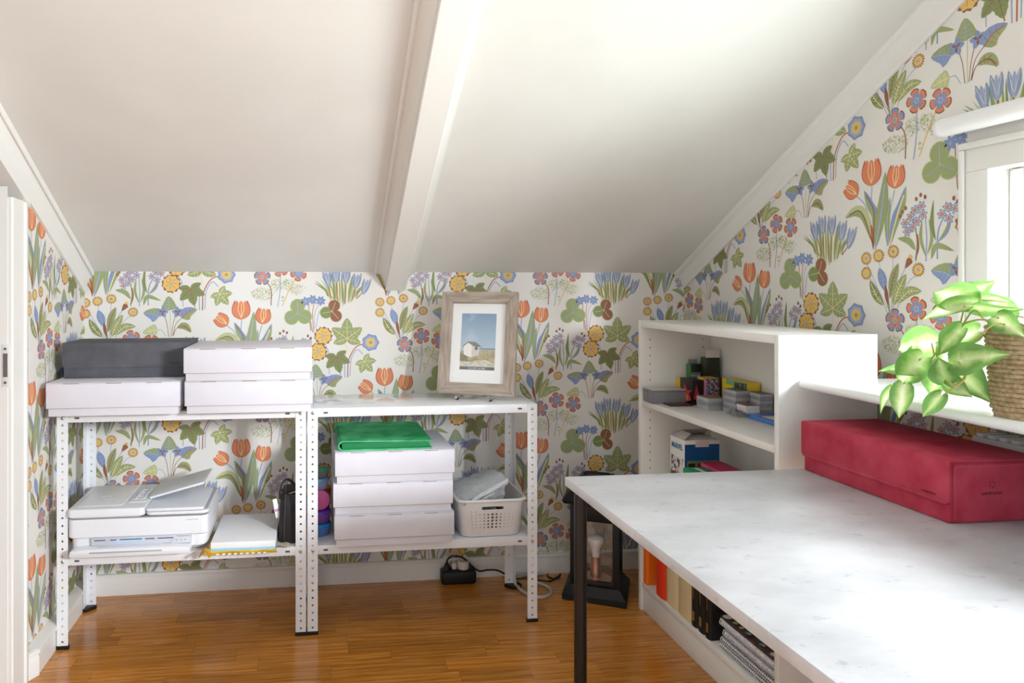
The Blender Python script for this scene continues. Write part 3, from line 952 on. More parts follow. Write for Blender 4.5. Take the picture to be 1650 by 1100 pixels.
def make_shelf(label):
    t = thing('metal_shelf', label, 'shelving', (0, 0, 0), 0, 'perforated metal shelving units')
    l0 = f0 = None
    for (sx, sy, x, y) in ((1, 1, 0, 0), (-1, 1, SHW, 0), (1, -1, 0, SHD), (-1, -1, SHW, SHD)):
        if l0 is None:
            l = obj('leg', leg_mesh(), white_metal, t); l0 = l.data
            f = obj('foot', foot_mesh(), black_plastic, l); f0 = f.data
        else:
            l = bpy.data.objects.new('leg', l0); C.objects.link(l); l.parent = t
            f = bpy.data.objects.new('foot', f0); C.objects.link(f); f.parent = l
        l.location = (x, y, 0); l.scale = (sx, sy, 1)
    for zt in (0.770, 0.302):
        b = B()
        e = 0.0022
        b.box(e, SHW - e, e, SHD - e, zt - 0.004, zt, 0.0012)
        b.box(e, SHW - e, e, e + 0.002, zt - 0.030, zt - 0.003, 0.0005)
        b.box(e, SHW - e, SHD - e - 0.002, SHD - e, zt - 0.030, zt - 0.003, 0.0005)
        b.box(e, e + 0.002, e + 0.003, SHD - e - 0.003, zt - 0.030, zt - 0.003, 0.0005)
        b.box(SHW - e - 0.002, SHW - e, e + 0.003, SHD - e - 0.003, zt - 0.030, zt - 0.003, 0.0005)
        b.box(0.04, SHW - 0.04, e + 0.004, e + 0.014, zt - 0.030, zt - 0.028)
        sh = obj('shelf', b, white_metal, t)
        for xs in (0.062, SHW - 0.062):
            b = B(); b.box(xs - 0.0075, xs + 0.0075, e - 0.0004, e + 0.0004, zt - 0.019, zt - 0.0125, 0.0003)
            obj('slot', b, M('slot_shadow', (96, 92, 92), 0.7), sh)
        for xs in (0.0185, SHW - 0.0185):
            b = B(); b.lathe([(0, 0.004), (0.0035, 0.0037), (0.0052, 0.0022), (0.0055, 0.0)], 12)
            obj('bolt', b, steel, sh, (xs, 0.0, zt - 0.0155), (PI / 2, 0, 0))
    return t
SHX1, SHX2, SHY = -0.8340, -0.0232, 2.443
us = make_shelf('white perforated metal shelving unit carrying the printer')
us.location = (SHX1, SHY, 0)
dup(us, (SHX2, SHY, 0), None, 'white perforated metal shelving unit carrying the framed picture')
Z1, Z2 = 0.7705, 0.3025                                 # shelf surfaces (a hair above)

# ------------------------------------------------------------------ white storage boxes
BW, BD, BH = 0.412, 0.335, 0.1065
def make_card_box(label):
    t = thing('storage_box', label, 'box', (0, 0, 0), 0, 'white cardboard storage boxes')
    b = B()
    b.box(-BW / 2 + 0.006, BW / 2 - 0.006, 0.004, BD - 0.004, 0.0, 0.090, 0.0015)
    obj('tray', b, card_white, t)
    b = B()
    b.box(-BW / 2, BW / 2, 0.0, BD, BH - 0.003, BH, 0.0012)
    for (x0, x1, y0, y1) in ((-BW / 2, BW / 2, 0, 0.003), (-BW / 2, BW / 2, BD - 0.003, BD), (-BW / 2, -BW / 2 + 0.003, 0.0032, BD - 0.0032), (BW / 2 - 0.003, BW / 2, 0.0032, BD - 0.0032)):
        b.box(x0, x1, y0, y1, 0.026, BH - 0.0031, 0.0008)
    lid = obj('lid', b, card_white, t)
    for x in (-0.13, 0.0, 0.125):
        b = B(); b.box(x - 0.024, x + 0.024, -0.0004, 0.0004, BH - 0.0030, BH - 0.0012)
        obj('slit', b, card_edge, lid)
    b = B(); b.box(-BW / 2 + 0.003, BW / 2 - 0.003, -0.0003, 0.0006, 0.0255, 0.0263)
    obj('raw_edge', b, card_edge, lid)
    return t
bx = make_card_box('white cardboard storage box lying under the charcoal box')
bx.location = (-0.640, 2.383, Z1); bx.rotation_euler = (0, 0, 0.006)
G = 'white cardboard storage boxes'
for (x, y, z, r, lab) in (
        (-0.212, 2.380, Z1, -0.004, 'lower white cardboard storage box beside the charcoal box, resting on the top shelf'),
        (-0.214, 2.374, Z1 + BH + 0.0006, 0.004, 'upper white cardboard storage box beside the charcoal box, topmost of two'),
        (0.274, 2.418, Z2, 0.010, 'bottom white storage box in the stack below the green album'),
        (0.270, 2.424, Z2 + BH + 0.0006, 0.000, 'middle white storage box in the stack below the green album'),
        (0.276, 2.420, Z2 + 2 * BH + 0.0012, 0.016, 'top white storage box in the stack, directly under the green album')):
    dup(bx, (x, y, z), r, lab, G)

# ------------------------------------------------------------------ suede-look game boxes (charcoal, red)
def suede(name, c1, c2):
    return M(name, c1, 0.72, spec=0.3, var=(16, c2, 0.32, 0.72), bump=(420, 0.12))
def game_box(name, label, m, L, D, H, seam, stitch, logo=True):
    """long side along +X at y=0; lid folds over the long front"""
    t = thing(name, label, 'box')
    b = B(); b.box(0.004, L - 0.004, 0.004, D, 0.0, H - 0.004, 0.003)
    obj('body', b, m, t)
    b = B(); b.box(0.0, L, 0.0005, D + 0.002, H - 0.0038, H, 0.0016)
    r = 0.012; zf = H * 0.29
    pr = [(0.0, H - 0.002), (0.0, zf + r)] + [(r - r * math.cos(PI / 2 * k / 5), zf + r - r * math.sin(PI / 2 * k / 5)) for k in range(1, 6)]
    pr += [(L - p[0], p[1]) for p in reversed(pr)]
    b.prism(pr, lambda p, h: (p[0], h, p[1]), -0.0012, 0.0034, bev=0.0008)
    lid = obj('lid', b, m, t)
    b = B()
    k = 0.012
    while k < L - 0.014:
        b.box(k, k + 0.0028, -0.0016, -0.0010, zf + 0.0042, zf + 0.0048); k += 0.0052
    st = obj('stitching', b, M(name + '_thread', stitch, 0.8), lid); st['kind'] = 'stuff'
    # end panels
    for x, sg in ((L - 0.004, 1), (0.004, -1)):
        b = B(); b.box(min(x, x + sg * 0.0016), max(x, x + sg * 0.0016), 0.010, D - 0.004, 0.003, H - 0.008, 0.0006)
        e = obj('end_panel', b, m, t)
        b = B(); y = 0.014; xs = x + sg * 0.0017
        while y < D - 0.012:
            b.box(xs - 0.0002, xs + 0.0002, y, y + 0.0028, H - 0.0130, H - 0.0124); y += 0.0052
        z = 0.008
        while z < H - 0.016:
            b.box(xs - 0.0002, xs + 0.0002, 0.0140, 0.0146, z, z + 0.0028); z += 0.0052
        st = obj('stitching', b, MATS[name + '_thread'], e); st['kind'] = 'stuff'
    if logo:
        lm = M(name + '_emboss', tuple(int(c * 0.55) for c in seam), 0.6)
        xe = L - 0.004 + 0.0018
        text('lettering', 'GAMEGENIC', 0.0085, lm, t, frame_m((xe, D / 2 - 0.010, H * 0.46), (0, 1, 0), (0, 0, 1)))
        b = B()
        for k2 in range(6):
            a = PI / 6 + k2 * PI / 3
            b.cyl((xe - 0.0004, D / 2 - 0.010 + 0.0056 * math.cos(a), H * 0.60 + 0.0056 * math.sin(a)), (xe + 0.0001, D / 2 - 0.010 + 0.0056 * math.cos(a), H * 0.60 + 0.0056 * math.sin(a)), 0.0013, 8)
        e = obj('emblem', b, lm, t); e['kind'] = 'stuff'
        text('lettering', 'GAMEGENIC', 0.0062, lm, t, frame_m((L - 0.045, -0.0014, zf + 0.014), (1, 0, 0), (0, 0, 1)))
    return t
ch = game_box('charcoal_box', 'charcoal suede storage box lying on a white storage box', suede('charcoal_suede', (84, 84, 90), (98, 98, 104)), 0.412, 0.207, 0.118, (60, 60, 64), (100, 100, 104))
ch.location = (-0.836, 2.498, Z1 + BH + 0.001)
red = game_box('red_box', 'red suede storage box lying on the grey table below the sill', suede('red_suede', (170, 44, 66), (196, 74, 94)), 0.412, 0.207, 0.120, (120, 30, 45), (214, 120, 130))
red.rotation_euler = (0, 0, -PI / 2 + 0.0)
red.location = (1.192, 1.622, 0.7352)

# ------------------------------------------------------------------ green album
al = thing('card_album', 'green suede ring album lying on the white box stack', 'album', (0.080, 2.432, Z2 + 3 * BH + 0.0024), 0.012)
gm = suede('green_suede', (34, 164, 98), (104, 210, 150))
b = B()
pr = [(0.0, 0.0)]
AH, AL, AD = 0.034, 0.325, 0.345
outl = [(AL, 0.0)]
for k in range(9):
    a = -PI / 2 - PI * k / 8
    outl.append((0.017 + 0.017 * math.cos(a), AH / 2 + (AH / 2) * math.sin(a)))
outl.append((AL, AH * 0.86))
inn = [(AL, AH * 0.86 - 0.004)]
for k in range(9):
    a = PI / 2 + PI * k / 8
    inn.append((0.017 + 0.0125 * math.cos(a), AH / 2 + (AH / 2 - 0.0042) * math.sin(a)))
inn.append((AL, 0.004))
ring = outl + inn
# cover as a folded C section
n = len(outl)
t_ = bmesh.new()
def ap(p, h): return (p[0], h, p[1])
lo = [t_.verts.new(ap(p, 0)) for p in ring]; hi = [t_.verts.new(ap(p, AD)) for p in ring]
N_ = len(ring)
for k in range(N_):
    t_.faces.new((lo[k], lo[(k + 1) % N_], hi[(k + 1) % N_], hi[k]))
for q in (lo, hi):
    for k in range(n - 1):
        t_.faces.new((q[k], q[k + 1], q[N_ - 2 - k], q[N_ - 1 - k]))
b._merge(t_, 0)
obj('cover', b, gm, al)
b = B(); b.box(0.014, AL - 0.010, 0.008, AD - 0.008, 0.0045, AH * 0.86 - 0.0048, 0.002)
for zz in (0.011, 0.016, 0.021):
    b.box(0.012, AL - 0.009, 0.0072, AD - 0.0072, zz, zz + 0.0008)
obj('page_block', b, M('green_pages', (30, 132, 80), 0.6), al)
b = B(); b.box(0.002, AL - 0.002, 0.0008, 0.0018, AH * 0.86 - 0.0045, AH * 0.86 - 0.0038)
obj('piping', b, M('green_pipe', (90, 190, 130), 0.6), al)

# ------------------------------------------------------------------ printer
pr_ = thing('printer', 'white inkjet printer with document feeder on the lower shelf', 'printer', (-0.7965, 2.425, Z2))
PW, PD = 0.446, 0.285
b = B()
def slab(bb, x0, x1, y0, y1, z0, z1, r, bev=0.003, mat=0):
    o = rrect((x1 - x0) / 2, (y1 - y0) / 2, r)
    cx, cy = (x0 + x1) / 2, (y0 + y1) / 2
    bb.loft([[(cx + p[0] * (1 - e / ((x1 - x0) / 2)), cy + p[1] * (1 - e / ((y1 - y0) / 2)), z) for p in o]
             for (z, e) in ((z0, bev), (z0 + bev, 0), (z1 - bev, 0), (z1 - bev * 0.3, bev * 0.3), (z1, bev))], mat)
slab(b, 0.006, PW - 0.004, 0.010, PD, 0.012, 0.075, 0.03, 0.012)
slab(b, 0.0, PW, 0.0, PD, 0.062, 0.124, 0.022, 0.004)
obj('body', b, white_plastic, pr_)
b = B(); slab(b, 0.003, PW - 0.003, 0.003, PD - 0.002, 0.1238, 0.1275, 0.022, 0.001)
obj('seam', b, M('printer_seam', (120, 122, 128), 0.5), pr_)
b = B()
slab(b, 0.0, 0.243, -0.004, PD, 0.1275, 0.158, 0.016, 0.006)
lid = obj('scanner_lid', b, white_plastic, pr_)
b = B(); slab(b, 0.020, 0.165, 0.030, PD - 0.02, 0.1575, 0.1592, 0.01, 0.0006)
obj('lid_panel', b, M('printer_panel', (232, 233, 236), 0.35), lid)
b = B(); slab(b, 0.176, 0.236, 0.06, PD - 0.02, 0.1576, 0.1600, 0.006, 0.0006)
for yy in (0.09, 0.12, 0.17, 0.20):
    b.box(0.184, 0.228, yy, yy + 0.003, 0.160, 0.1612)
b.box(0.190, 0.196, 0.095, 0.21, 0.160, 0.163, 0.001); b.box(0.216, 0.222, 0.095, 0.21, 0.160, 0.163, 0.001)
obj('feeder_guide', b, M('printer_guide', (222, 224, 228), 0.35), lid)
b = B()
b.tube([(0.095 + 0.020 * math.cos(2 * PI * k / 28), 0.120 + 0.020 * math.sin(2 * PI * k / 28), 0.1596) for k in range(28)], 0.0008, 6, closed=True)
obj('logo_ring', b, M('logo_grey', (200, 203, 208), 0.3), lid)
text('lettering', 'hp', 0.030, MATS['logo_grey'], lid, frame_m((0.095, 0.121, 0.1595), (1, 0, 0), (0.25, 1, 0)))
b = B(); slab(b, 0.2435, PW, 0.004, PD, 0.1275, 0.1400, 0.02, 0.003)
obj('side_deck', b, white_plastic, pr_)
b = B(); slab(b, 0.250, PW - 0.004, 0.012, PD - 0.01, 0.1402, 0.1416, 0.016, 0.0004)
obj('side_deck_inlay', b, grey_plastic, pr_)
b = B(); slab(b, 0.2445, PW - 0.014, -0.001, PD - 0.05, 0.1418, 0.1530, 0.012, 0.003)
obj('output_tray', b, M('tray_blue_white', (226, 230, 238), 0.3), pr_)
b = B()
b.prism([(0.238, 0.166), (0.244, 0.160), (0.420, 0.205), (0.424, 0.212), (0.416, 0.212)], lambda p, h: (p[0], h, p[1]), 0.085, 0.270, bev=0.0015)
obj('feeder_tray', b, M('feeder', (226, 228, 231), 0.35), pr_)
b = B(); b.box(0.075, 0.345, -0.0012, 0.030, 0.0385, 0.0620, 0.001)
obj('output_slot', b, M('slot_inner', (196, 198, 206), 0.4), pr_)
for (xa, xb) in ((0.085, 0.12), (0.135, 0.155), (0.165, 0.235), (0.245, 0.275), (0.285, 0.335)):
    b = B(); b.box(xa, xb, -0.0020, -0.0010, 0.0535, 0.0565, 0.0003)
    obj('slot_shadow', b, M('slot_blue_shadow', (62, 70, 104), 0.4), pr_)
b = B(); b.box(0.150, 0.240, -0.0024, -0.0012, 0.0500, 0.0522)
obj('status_light', b, M('status_blue', (120, 170, 255), 0.4, emit=0.7), pr_)
b = B()
b.prism([(0.024, 0.012), (0.016, 0.020), (0.020, 0.034), (0.060, 0.0375), (0.330, 0.0375), (0.392, 0.034), (0.394, 0.018), (0.388, 0.012)], lambda p, h: (p[0], h, p[1]), -0.036, 0.050, bev=0.003)
tr = obj('paper_tray', b, white_plastic, pr_)
b = B(); b.box(0.080, 0.305, -0.0372, -0.0355, 0.0250, 0.0300, 0.0008)
obj('tray_grip', b, grey_plastic, tr)
b = B(); b.box(0.10, 0.30, -0.030, 0.04, 0.0374, 0.0392, 0.0006)
obj('sheet_stop', b, M('printer_guide2', (214, 216, 222), 0.4), tr)
b = B(); b.prism([(0.325, 0.0372), (0.392, 0.0372), (0.392, 0.058), (0.336, 0.058)], lambda p, h: (p[0], h, p[1]), -0.004, 0.03, bev=0.002)
cp = obj('control_panel', b, M('panel_grey', (206, 208, 214), 0.35), pr_)
b = B()
for k in range(3): b.cyl((0.346 + k * 0.014, -0.0052, 0.048), (0.346 + k * 0.014, -0.0038, 0.048), 0.0028, 10)
e = obj('buttons', b, grey_plastic, cp); e['kind'] = 'stuff'
text('lettering', 'HP ENVY 6400', 0.0065, MATS['logo_grey'], pr_, frame_m((0.395, -0.0006, 0.112), (1, 0, 0), (0, 0, 1)))

# ------------------------------------------------------------------ paper in its torn wrapper
pp = thing('paper_ream', 'white printer paper in a torn yellow wrapper beside the printer', 'paper', (-0.234, 2.405, Z2), -0.012)
b = B(); b.box(-0.105, 0.105, 0.0, 0.29, 0.018, 0.038, 0.0006)
obj('paper_stack', b, paper, pp)
b = B(); b.box(-0.1055, 0.1055, -0.001, 0.291, 0.0102, 0.0178, 0.0004)
obj('blue_sheets', b, M('pale_blue', (150, 208, 236), 0.6), pp)
def crumple(bb, fx, nu, nv, amp, seed, mat=0, th=0.0):
    rnd = random.Random(seed)
    t = bmesh.new()
    g = [[t.verts.new(Vector(fx(i / nu, j / nv)) + Vector((rnd.uniform(-amp, amp), rnd.uniform(-amp, amp), rnd.uniform(0, amp * 1.4)))) for j in range(nv + 1)] for i in range(nu + 1)]
    for i in range(nu):
        for j in range(nv):
            t.faces.new((g[i][j], g[i + 1][j], g[i + 1][j + 1], g[i][j + 1]))
    if th:
        bmesh.ops.solidify(t, geom=list(t.faces), thickness=th)
    bb._merge(t, mat)
yw = M('yellow_wrapper', (240, 190, 40), 0.42, var=(26, (246, 206, 80), 0.4, 0.6))
b = B()
b.box(-0.108, 0.106, -0.006, 0.292, 0.0003, 0.0100, 0.001)
crumple(b, lambda u, v: (-0.1075 - 0.001 * math.sin(v * 9), -0.006 + 0.25 * u, 0.004 + 0.030 * v), 10, 4, 0.0012, 4, th=0.0006)
crumple(b, lambda u, v: (-0.136 + 0.034 * v, -0.046 + 0.044 * u, 0.004 + 0.016 * math.sin(v * 3.1)), 8, 5, 0.003, 8, th=0.0006)
crumple(b, lambda u, v: (-0.112 + 0.224 * u, -0.010 - 0.003 * math.sin(u * 14), 0.0012 + 0.0085 * v), 16, 2, 0.0012, 5, th=0.0006)
obj('wrapper', b, yw, pp)
b = B()
crumple(b, lambda u, v: (0.090 + 0.062 * u, -0.012 + 0.035 * v + 0.03 * u, 0.002 + 0.012 * math.sin(u * 3)), 6, 4, 0.0035, 12, th=0.0005)
obj('torn_flap', b, M('wrapper_inside', (232, 226, 208), 0.5), pp)
b = B()
for k in range(9): b.box(-0.085 + k * 0.019, -0.075 + k * 0.019, -0.0150, -0.0142, 0.0024, 0.0066)
e = obj('printed_marks', b, M('wrapper_print', (250, 246, 232), 0.5), pp); e['kind'] = 'stuff'

# ------------------------------------------------------------------ black bag
bg_ = thing('black_bag', 'small black zipped carry bag standing beside the paper', 'bag', (-0.076, 2.550, Z2))
bm_ = M('black_nylon', (30, 27, 30), 0.55, bump=(300, 0.2))
b = B()
o = rrect(0.047, 0.080, 0.026, 6)
b.loft([[(p[0] * s_ + 0.004 * (z / 0.17), p[1] * s_, z) for p in o] for (z, s_) in ((0, 0.90), (0.006, 0.97), (0.06, 1.0), (0.12, 0.98), (0.150, 0.92), (0.166, 0.80), (0.170, 0.62))])
obj('body', b, bm_, bg_)
for xs in (-0.026, 0.016):
    b = B(); b.tube([(xs, -0.0800, 0.004), (xs, -0.0815, 0.06), (xs + 0.002, -0.079, 0.12), (xs + 0.003, -0.072, 0.152), (xs + 0.003, -0.05, 0.169), (xs + 0.003, 0.05, 0.170)], 0.0018, 6, smooth=5)
    obj('zip', b, M('zip_grey', (70, 66, 70), 0.4), bg_)
b = B()
pth = catmull([(-0.034, -0.03, 0.150), (-0.040, -0.032, 0.182), (-0.022, -0.03, 0.208), (0.000, -0.025, 0.196), (0.018, -0.02, 0.168)], 5)
b.loft([[(p.x - 0.0025, p.y - 0.012, p.z), (p.x + 0.0025, p.y - 0.012, p.z + 0.002), (p.x + 0.0025, p.y + 0.012, p.z + 0.002), (p.x - 0.0025, p.y + 0.012, p.z)] for p in pth])
b.box(-0.047, -0.030, -0.045, -0.015, 0.142, 0.172, 0.006)
obj('carry_strap', b, bm_, bg_)
b = B(); b.tube([(0.036, -0.050, 0.166), (0.042, -0.054, 0.178), (0.048, -0.050, 0.186)], 0.0018, 6)
obj('zip_pull', b, steel, bg_)
b = B(); b.tube([(-0.012, -0.058, 0.166), (0.012, -0.056, 0.172)], 0.0018, 6)
obj('zip_pull', b, steel, bg_)
b = B(); b.box(-0.062, -0.047, -0.050, -0.049, 0.082, 0.148, 0.0003, rot=Matrix.Rotation(-0.18, 3, 'Y'))
lb = obj('paper_label', b, paper, bg_)
b = B(); b.box(-0.0622, -0.0468, -0.0504, -0.0494, 0.104, 0.113, 0.0, rot=Matrix.Rotation(-0.18, 3, 'Y'))
obj('lilac_band', b, M('lilac_print', (186, 150, 208), 0.6), lb)

# ------------------------------------------------------------------ plastic basket with a poly mailer
bk = thing('storage_basket', 'white plastic basket with a pierced front on the metal shelf', 'basket', (0.619, 2.585, Z2), 0.02)
wp = M('basket_plastic', (226, 225, 226), 0.38)
HW, HD = 0.122, 0.146
def bring(f, e, z, n=6):
    return [(p[0], p[1], z) for p in rrect(HW * f - e, HD * f - e, 0.034, n)]
b = B()
lev = [(0.0, 0.84), (0.004, 0.88), (0.016, 0.905), (0.030, 0.915), (0.118, 0.985), (0.134, 1.0)]
outer = [bring(f, 0, z) for (z, f) in lev]
N6 = 7
front = 3 * N6 - 1                                       # segment between corner 3 and corner 4 = front side
b.loft(outer, cap0=True, cap1=False, skip=lambda i, k: i == 3 and k == front)
inner = [bring(f, 0.0025, z + (0.003 if i == 0 else 0)) for i, (z, f) in enumerate(lev)]
b.loft(inner, cap0=True, cap1=False, skip=lambda i, k: i == 3 and k == front)
# rolled rim
rimo = [bring(1.0, -0.004, 0.128), bring(1.0, -0.007, 0.130), bring(1.0, -0.007, 0.134), bring(1.0, -0.003, 0.137), bring(1.0, 0.003, 0.136)]
b.loft(rimo, cap0=False, cap1=False)
A0, A1 = Vector(outer[3][front]), Vector(outer[3][front + 1])
C0, C1 = Vector(outer[4][front]), Vector(outer[4][front + 1])
def bp_(s_, t_, d):
    lo_, hi_ = A0.lerp(A1, s_), C0.lerp(C1, s_)
    p = lo_.lerp(hi_, t_); p.y += d
    return p
ncol, nrow = 11, 6
for c in range(ncol):
    for r in range(nrow):
        s0, s1 = c / ncol, (c + 1) / ncol
        t0, t1 = r / (nrow + 1.6), (r + 1) / (nrow + 1.6)
        big = max(0.10, 0.30 - 0.052 * abs(c - 5) ** 1.25)
        if r == nrow - 1 and 2 <= c <= 8:
            b.face([bp_(s0, t0, 0), bp_(s1, t0, 0), bp_(s1, t1, 0), bp_(s0, t1, 0)])
            b.face([bp_(s0, t0, .0025), bp_(s1, t0, .0025), bp_(s1, t1, .0025), bp_(s0, t1, .0025)])
            continue
        wd_, ht_ = (A1 - A0).length / ncol, (C0 - A0).length / (nrow + 1.6)
        rr_ = big * wd_
        t2 = bmesh.new(); t2.free()
        def fn(a, q, d, s0=s0, s1=s1, t0=t0, t1=t1):
            return bp_(s0 + (s1 - s0) * a / wd_, t0 + (t1 - t0) * q / ht_, d)
        b.holed(fn, 0, wd_, 0, ht_, rr_, 0.0025)
tl = nrow / (nrow + 1.6)
ss = [0, 0.27, 0.73, 1.0]
for d in (0, 0.0025):
    for (a, c2, t0, t1) in ((0, 0.27, tl, 1), (0.73, 1, tl, 1), (0.27, 0.73, tl + 0.14, 1)):
        b.face([bp_(a, t0, d), bp_(c2, t0, d), bp_(c2, t1, d), bp_(a, t1, d)])
pts = [bp_(0.27, tl, 0), bp_(0.73, tl, 0), bp_(0.73, tl + 0.14, 0), bp_(0.27, tl + 0.14, 0)]
obj('body', b, wp, bk, recalc=True)
b = B()
loop = []
for k in range(24):
    a = 2 * PI * k / 24
    cx_ = 0.5 + (0.205 if math.cos(a) > 0 else -0.205) + 0.035 * math.cos(a)
    loop.append(bp_(cx_, tl + 0.07 + 0.085 * math.sin(a), -0.0005))
b.tube(loop, 0.0017, 6, closed=True)
obj('handle_rim', b, wp, bk)
pm = thing('mailer_bag', 'crumpled white plastic mailing bag stuffed in the basket', 'bag', (0.590, 2.56, Z2 + 0.030), 0.10)
poly = M('poly_film', (246, 248, 250), 0.35, spec=0.6, bump=(40, 0.5))
def pillow(bb, hx, hy, hz, rot, cen, seed, amp=0.006, n=12):
    rnd = random.Random(seed)
    t = bmesh.new()
    bmesh.ops.create_cube(t, size=2.0)
    bmesh.ops.subdivide_edges(t, edges=list(t.edges), cuts=n, use_grid_fill=True)
    ph = [rnd.uniform(0, 6) for _ in range(8)]
    for v in t.verts:
        x, y, z = v.co
        ex = (1 - abs(x) ** 6) ** 0.5 if abs(x) < 1 else 0
        ey = (1 - abs(y) ** 6) ** 0.5 if abs(y) < 1 else 0
        k = 0.12 + 0.88 * ex * ey
        nz = amp * (math.sin(7 * x + 3 * y + ph[0]) + 0.7 * math.sin(11 * y - 6 * x + ph[1]) + 0.6 * math.sin(17 * x + 13 * y + ph[2]))
        v.co = Vector((x * hx + 0.4 * nz, y * hy + 0.4 * amp * math.sin(9 * x + ph[3]), z * hz * k + nz * (0.3 + 0.7 * k)))
        v.co = Vector(cen) + rot @ v.co
    bb._merge(t, 0)
b = B()
crumple(b, lambda u, v: (-0.085 + 0.165 * u - 0.01 * v, -0.106 + 0.205 * v, 0.088 + 0.082 * u - 0.020 * u * v + 0.012 * math.sin(3.1 * v)), 12, 7, 0.0042, 31, th=0.0008)
obj('folded_flap', b, poly, pm, ang=6)
b = B()
crumple(b, lambda u, v: (-0.085 + 0.165 * u, -0.108 - 0.006 * math.sin(3.1 * v), 0.092 + 0.080 * u - (0.010 + 0.014 * u) * v), 12, 3, 0.0022, 32, th=0.0008)
obj('fold_edge', b, poly, pm, ang=6)
b = B()
crumple(b, lambda u, v: (-0.060 + 0.140 * u, -0.098 + 0.030 * v * u - 0.010 * math.sin(5 * u), 0.080 + (0.066 * u) * (1 - v) - 0.004 * v), 10, 5, 0.0050, 33, th=0.0008)
obj('crumpled_side', b, poly, pm, ang=6)
b = B()
crumple(b, lambda u, v: (-0.082 + 0.160 * u, -0.108 + 0.205 * v, 0.072 + 0.010 * math.sin(4 * u + 3 * v)), 10, 8, 0.0040, 34, th=0.0008)
crumple(b, lambda u, v: (-0.082 + 0.160 * u, -0.108 + 0.205 * v, 0.040 + 0.010 * math.sin(4 * u + 3 * v)), 10, 8, 0.0040, 35, th=0.0008)
e = obj('pouch', b, poly, pm, ang=6); e['kind'] = 'stuff'
rc = thing('red_pouch', 'red fabric pouch inside the pierced white basket', 'pouch', (0.690, 2.60, Z2 + 0.0045), 0.2)
b = B(); pillow(b, 0.020, 0.075, 0.034, Matrix.Identity(3), (0, 0, 0.038), 9, 0.003, 8)
obj('cloth_body', b, M('red_fabric', (168, 40, 36), 0.7), rc)
b = B(); b.tube([(0, -0.05, 0.074), (0, -0.02, 0.082), (0, 0.03, 0.080), (0, 0.05, 0.074)], 0.0025, 6, smooth=4)
obj('drawcord', b, M('red_cord', (140, 30, 30), 0.7), rc)

# ------------------------------------------------------------------ coloured food tubs between the shelf leg and the boxes
def tub(name, label, cols, z, r, h, loc, rot=None, clear=False):
    t = thing(name, label, 'container', loc, 0, 'coloured plastic tubs')
    b = B(); b.lathe([(0, 0), (r * 0.80, 0), (r * 0.86, 0.003), (r * 0.95, h * 0.72), (r * 0.95, h * 0.74), (r * 0.91, h * 0.74), (r * 0.80, 0.006), (0, 0.006)], 28)
    obj('bowl', b, cols[0], t)
    b = B(); b.lathe([(r, h * 0.70), (r, h * 0.86), (r * 0.94, h * 0.94), (r * 0.6, h), (0, h), ], 28)
    b.lathe([(r * 0.97, h * 0.70), (r * 0.97, h * 0.86), (0, h * 0.9)], 28)
    obj('lid', b, cols[1], t)
    if rot: t.rotation_euler = rot
    return t
P_ = lambda n, c, r=0.25: M(n, c, r)
tx, ty = 0.0195, 2.560
tub('food_tub', 'blue lidded plastic tub at the bottom of the tub stack', (P_('tub_blue', (92, 134, 200)), P_('tub_blue_lid', (30, 140, 214))), 0, 0.040, 0.046, (tx, ty, Z2))
tub('food_tub', 'purple lidded plastic tub standing on the blue tub', (P_('tub_violet', (130, 84, 160)), P_('tub_violet_lid', (112, 62, 190))), 0, 0.040, 0.044, (tx, ty, Z2 + 0.0465))
tub('food_tub', 'pink round tub tipped on its side above the purple tub', (P_('tub_pink', (240, 130, 190)), P_('tub_pink_lid', (236, 110, 180))), 0, 0.036, 0.042, (tx, ty + 0.012, Z2 + 0.1275), (PI / 2, 0, 0))
tub('food_tub', 'pale blue tub lying on the pink tub', (P_('tub_pale', (160, 176, 220)), P_('tub_pale_lid', (110, 178, 220))), 0, 0.033, 0.040, (tx - 0.002, ty, Z2 + 0.1645))
tub('food_tub', 'clear tub with a green lid topmost of the tub stack', (clear_plastic, P_('tub_green_lid', (60, 150, 120))), 0, 0.035, 0.030, (tx, ty, Z2 + 0.2055))
t = thing('orange_tub', 'orange plastic tub standing behind the pink tub', 'container', (0.022, 2.640, Z2))
b = B(); b.lathe([(0, 0), (0.030, 0), (0.037, 0.14), (0.034, 0.14), (0.028, 0.004), (0, 0.004)], 24); obj('cup', b, P_('tub_orange', (236, 120, 50)), t)
b = B(); b.lathe([(0.0385, 0.134), (0.0385, 0.146), (0.03, 0.150), (0, 0.150)], 24); obj('lid', b, P_('tub_orange_lid', (226, 104, 40)), t)

# ------------------------------------------------------------------ framed picture on clear feet
FWd, FHt = 0.290, 0.385
fr_t = thing('picture_frame', 'weathered wood picture frame with a beach hut photo', 'picture frame', (0.586, 2.560, Z1 + 0.017), -0.452)
wood = M('weathered_wood', (152, 138, 126), 0.6, var=(5, (182, 168, 154), 0.35, 0.65), bump=(60, 0.25), stretch=(22, 10, 2))
woodh = M('weathered_wood_rail', (152, 138, 126), 0.6, var=(5, (182, 168, 154), 0.35, 0.65), bump=(60, 0.25), stretch=(2, 10, 22))
lean = Matrix.Rotation(-0.215, 3, 'X')
def lb_(x0, x1, y0, y1, z0, z1, bev=0.0):
    bb = B(); bb.box(x0, x1, y0, y1, z0, z1, bev)
    for v in bb.bm.verts: v.co = lean @ v.co
    return bb
def lpoly(poly, y0, y1, bev=0.0015):
    bb = B(); bb.prism(poly, lambda p, h: lean @ Vector((p[0], h, p[1])), y0, y1, bev=bev)
    return bb
fw = 0.043
hw_ = FWd / 2
obj('frame_rail', lpoly([(-hw_, 0), (hw_, 0), (hw_ - fw, fw), (-hw_ + fw, fw)], -0.010, 0.012), woodh, fr_t)
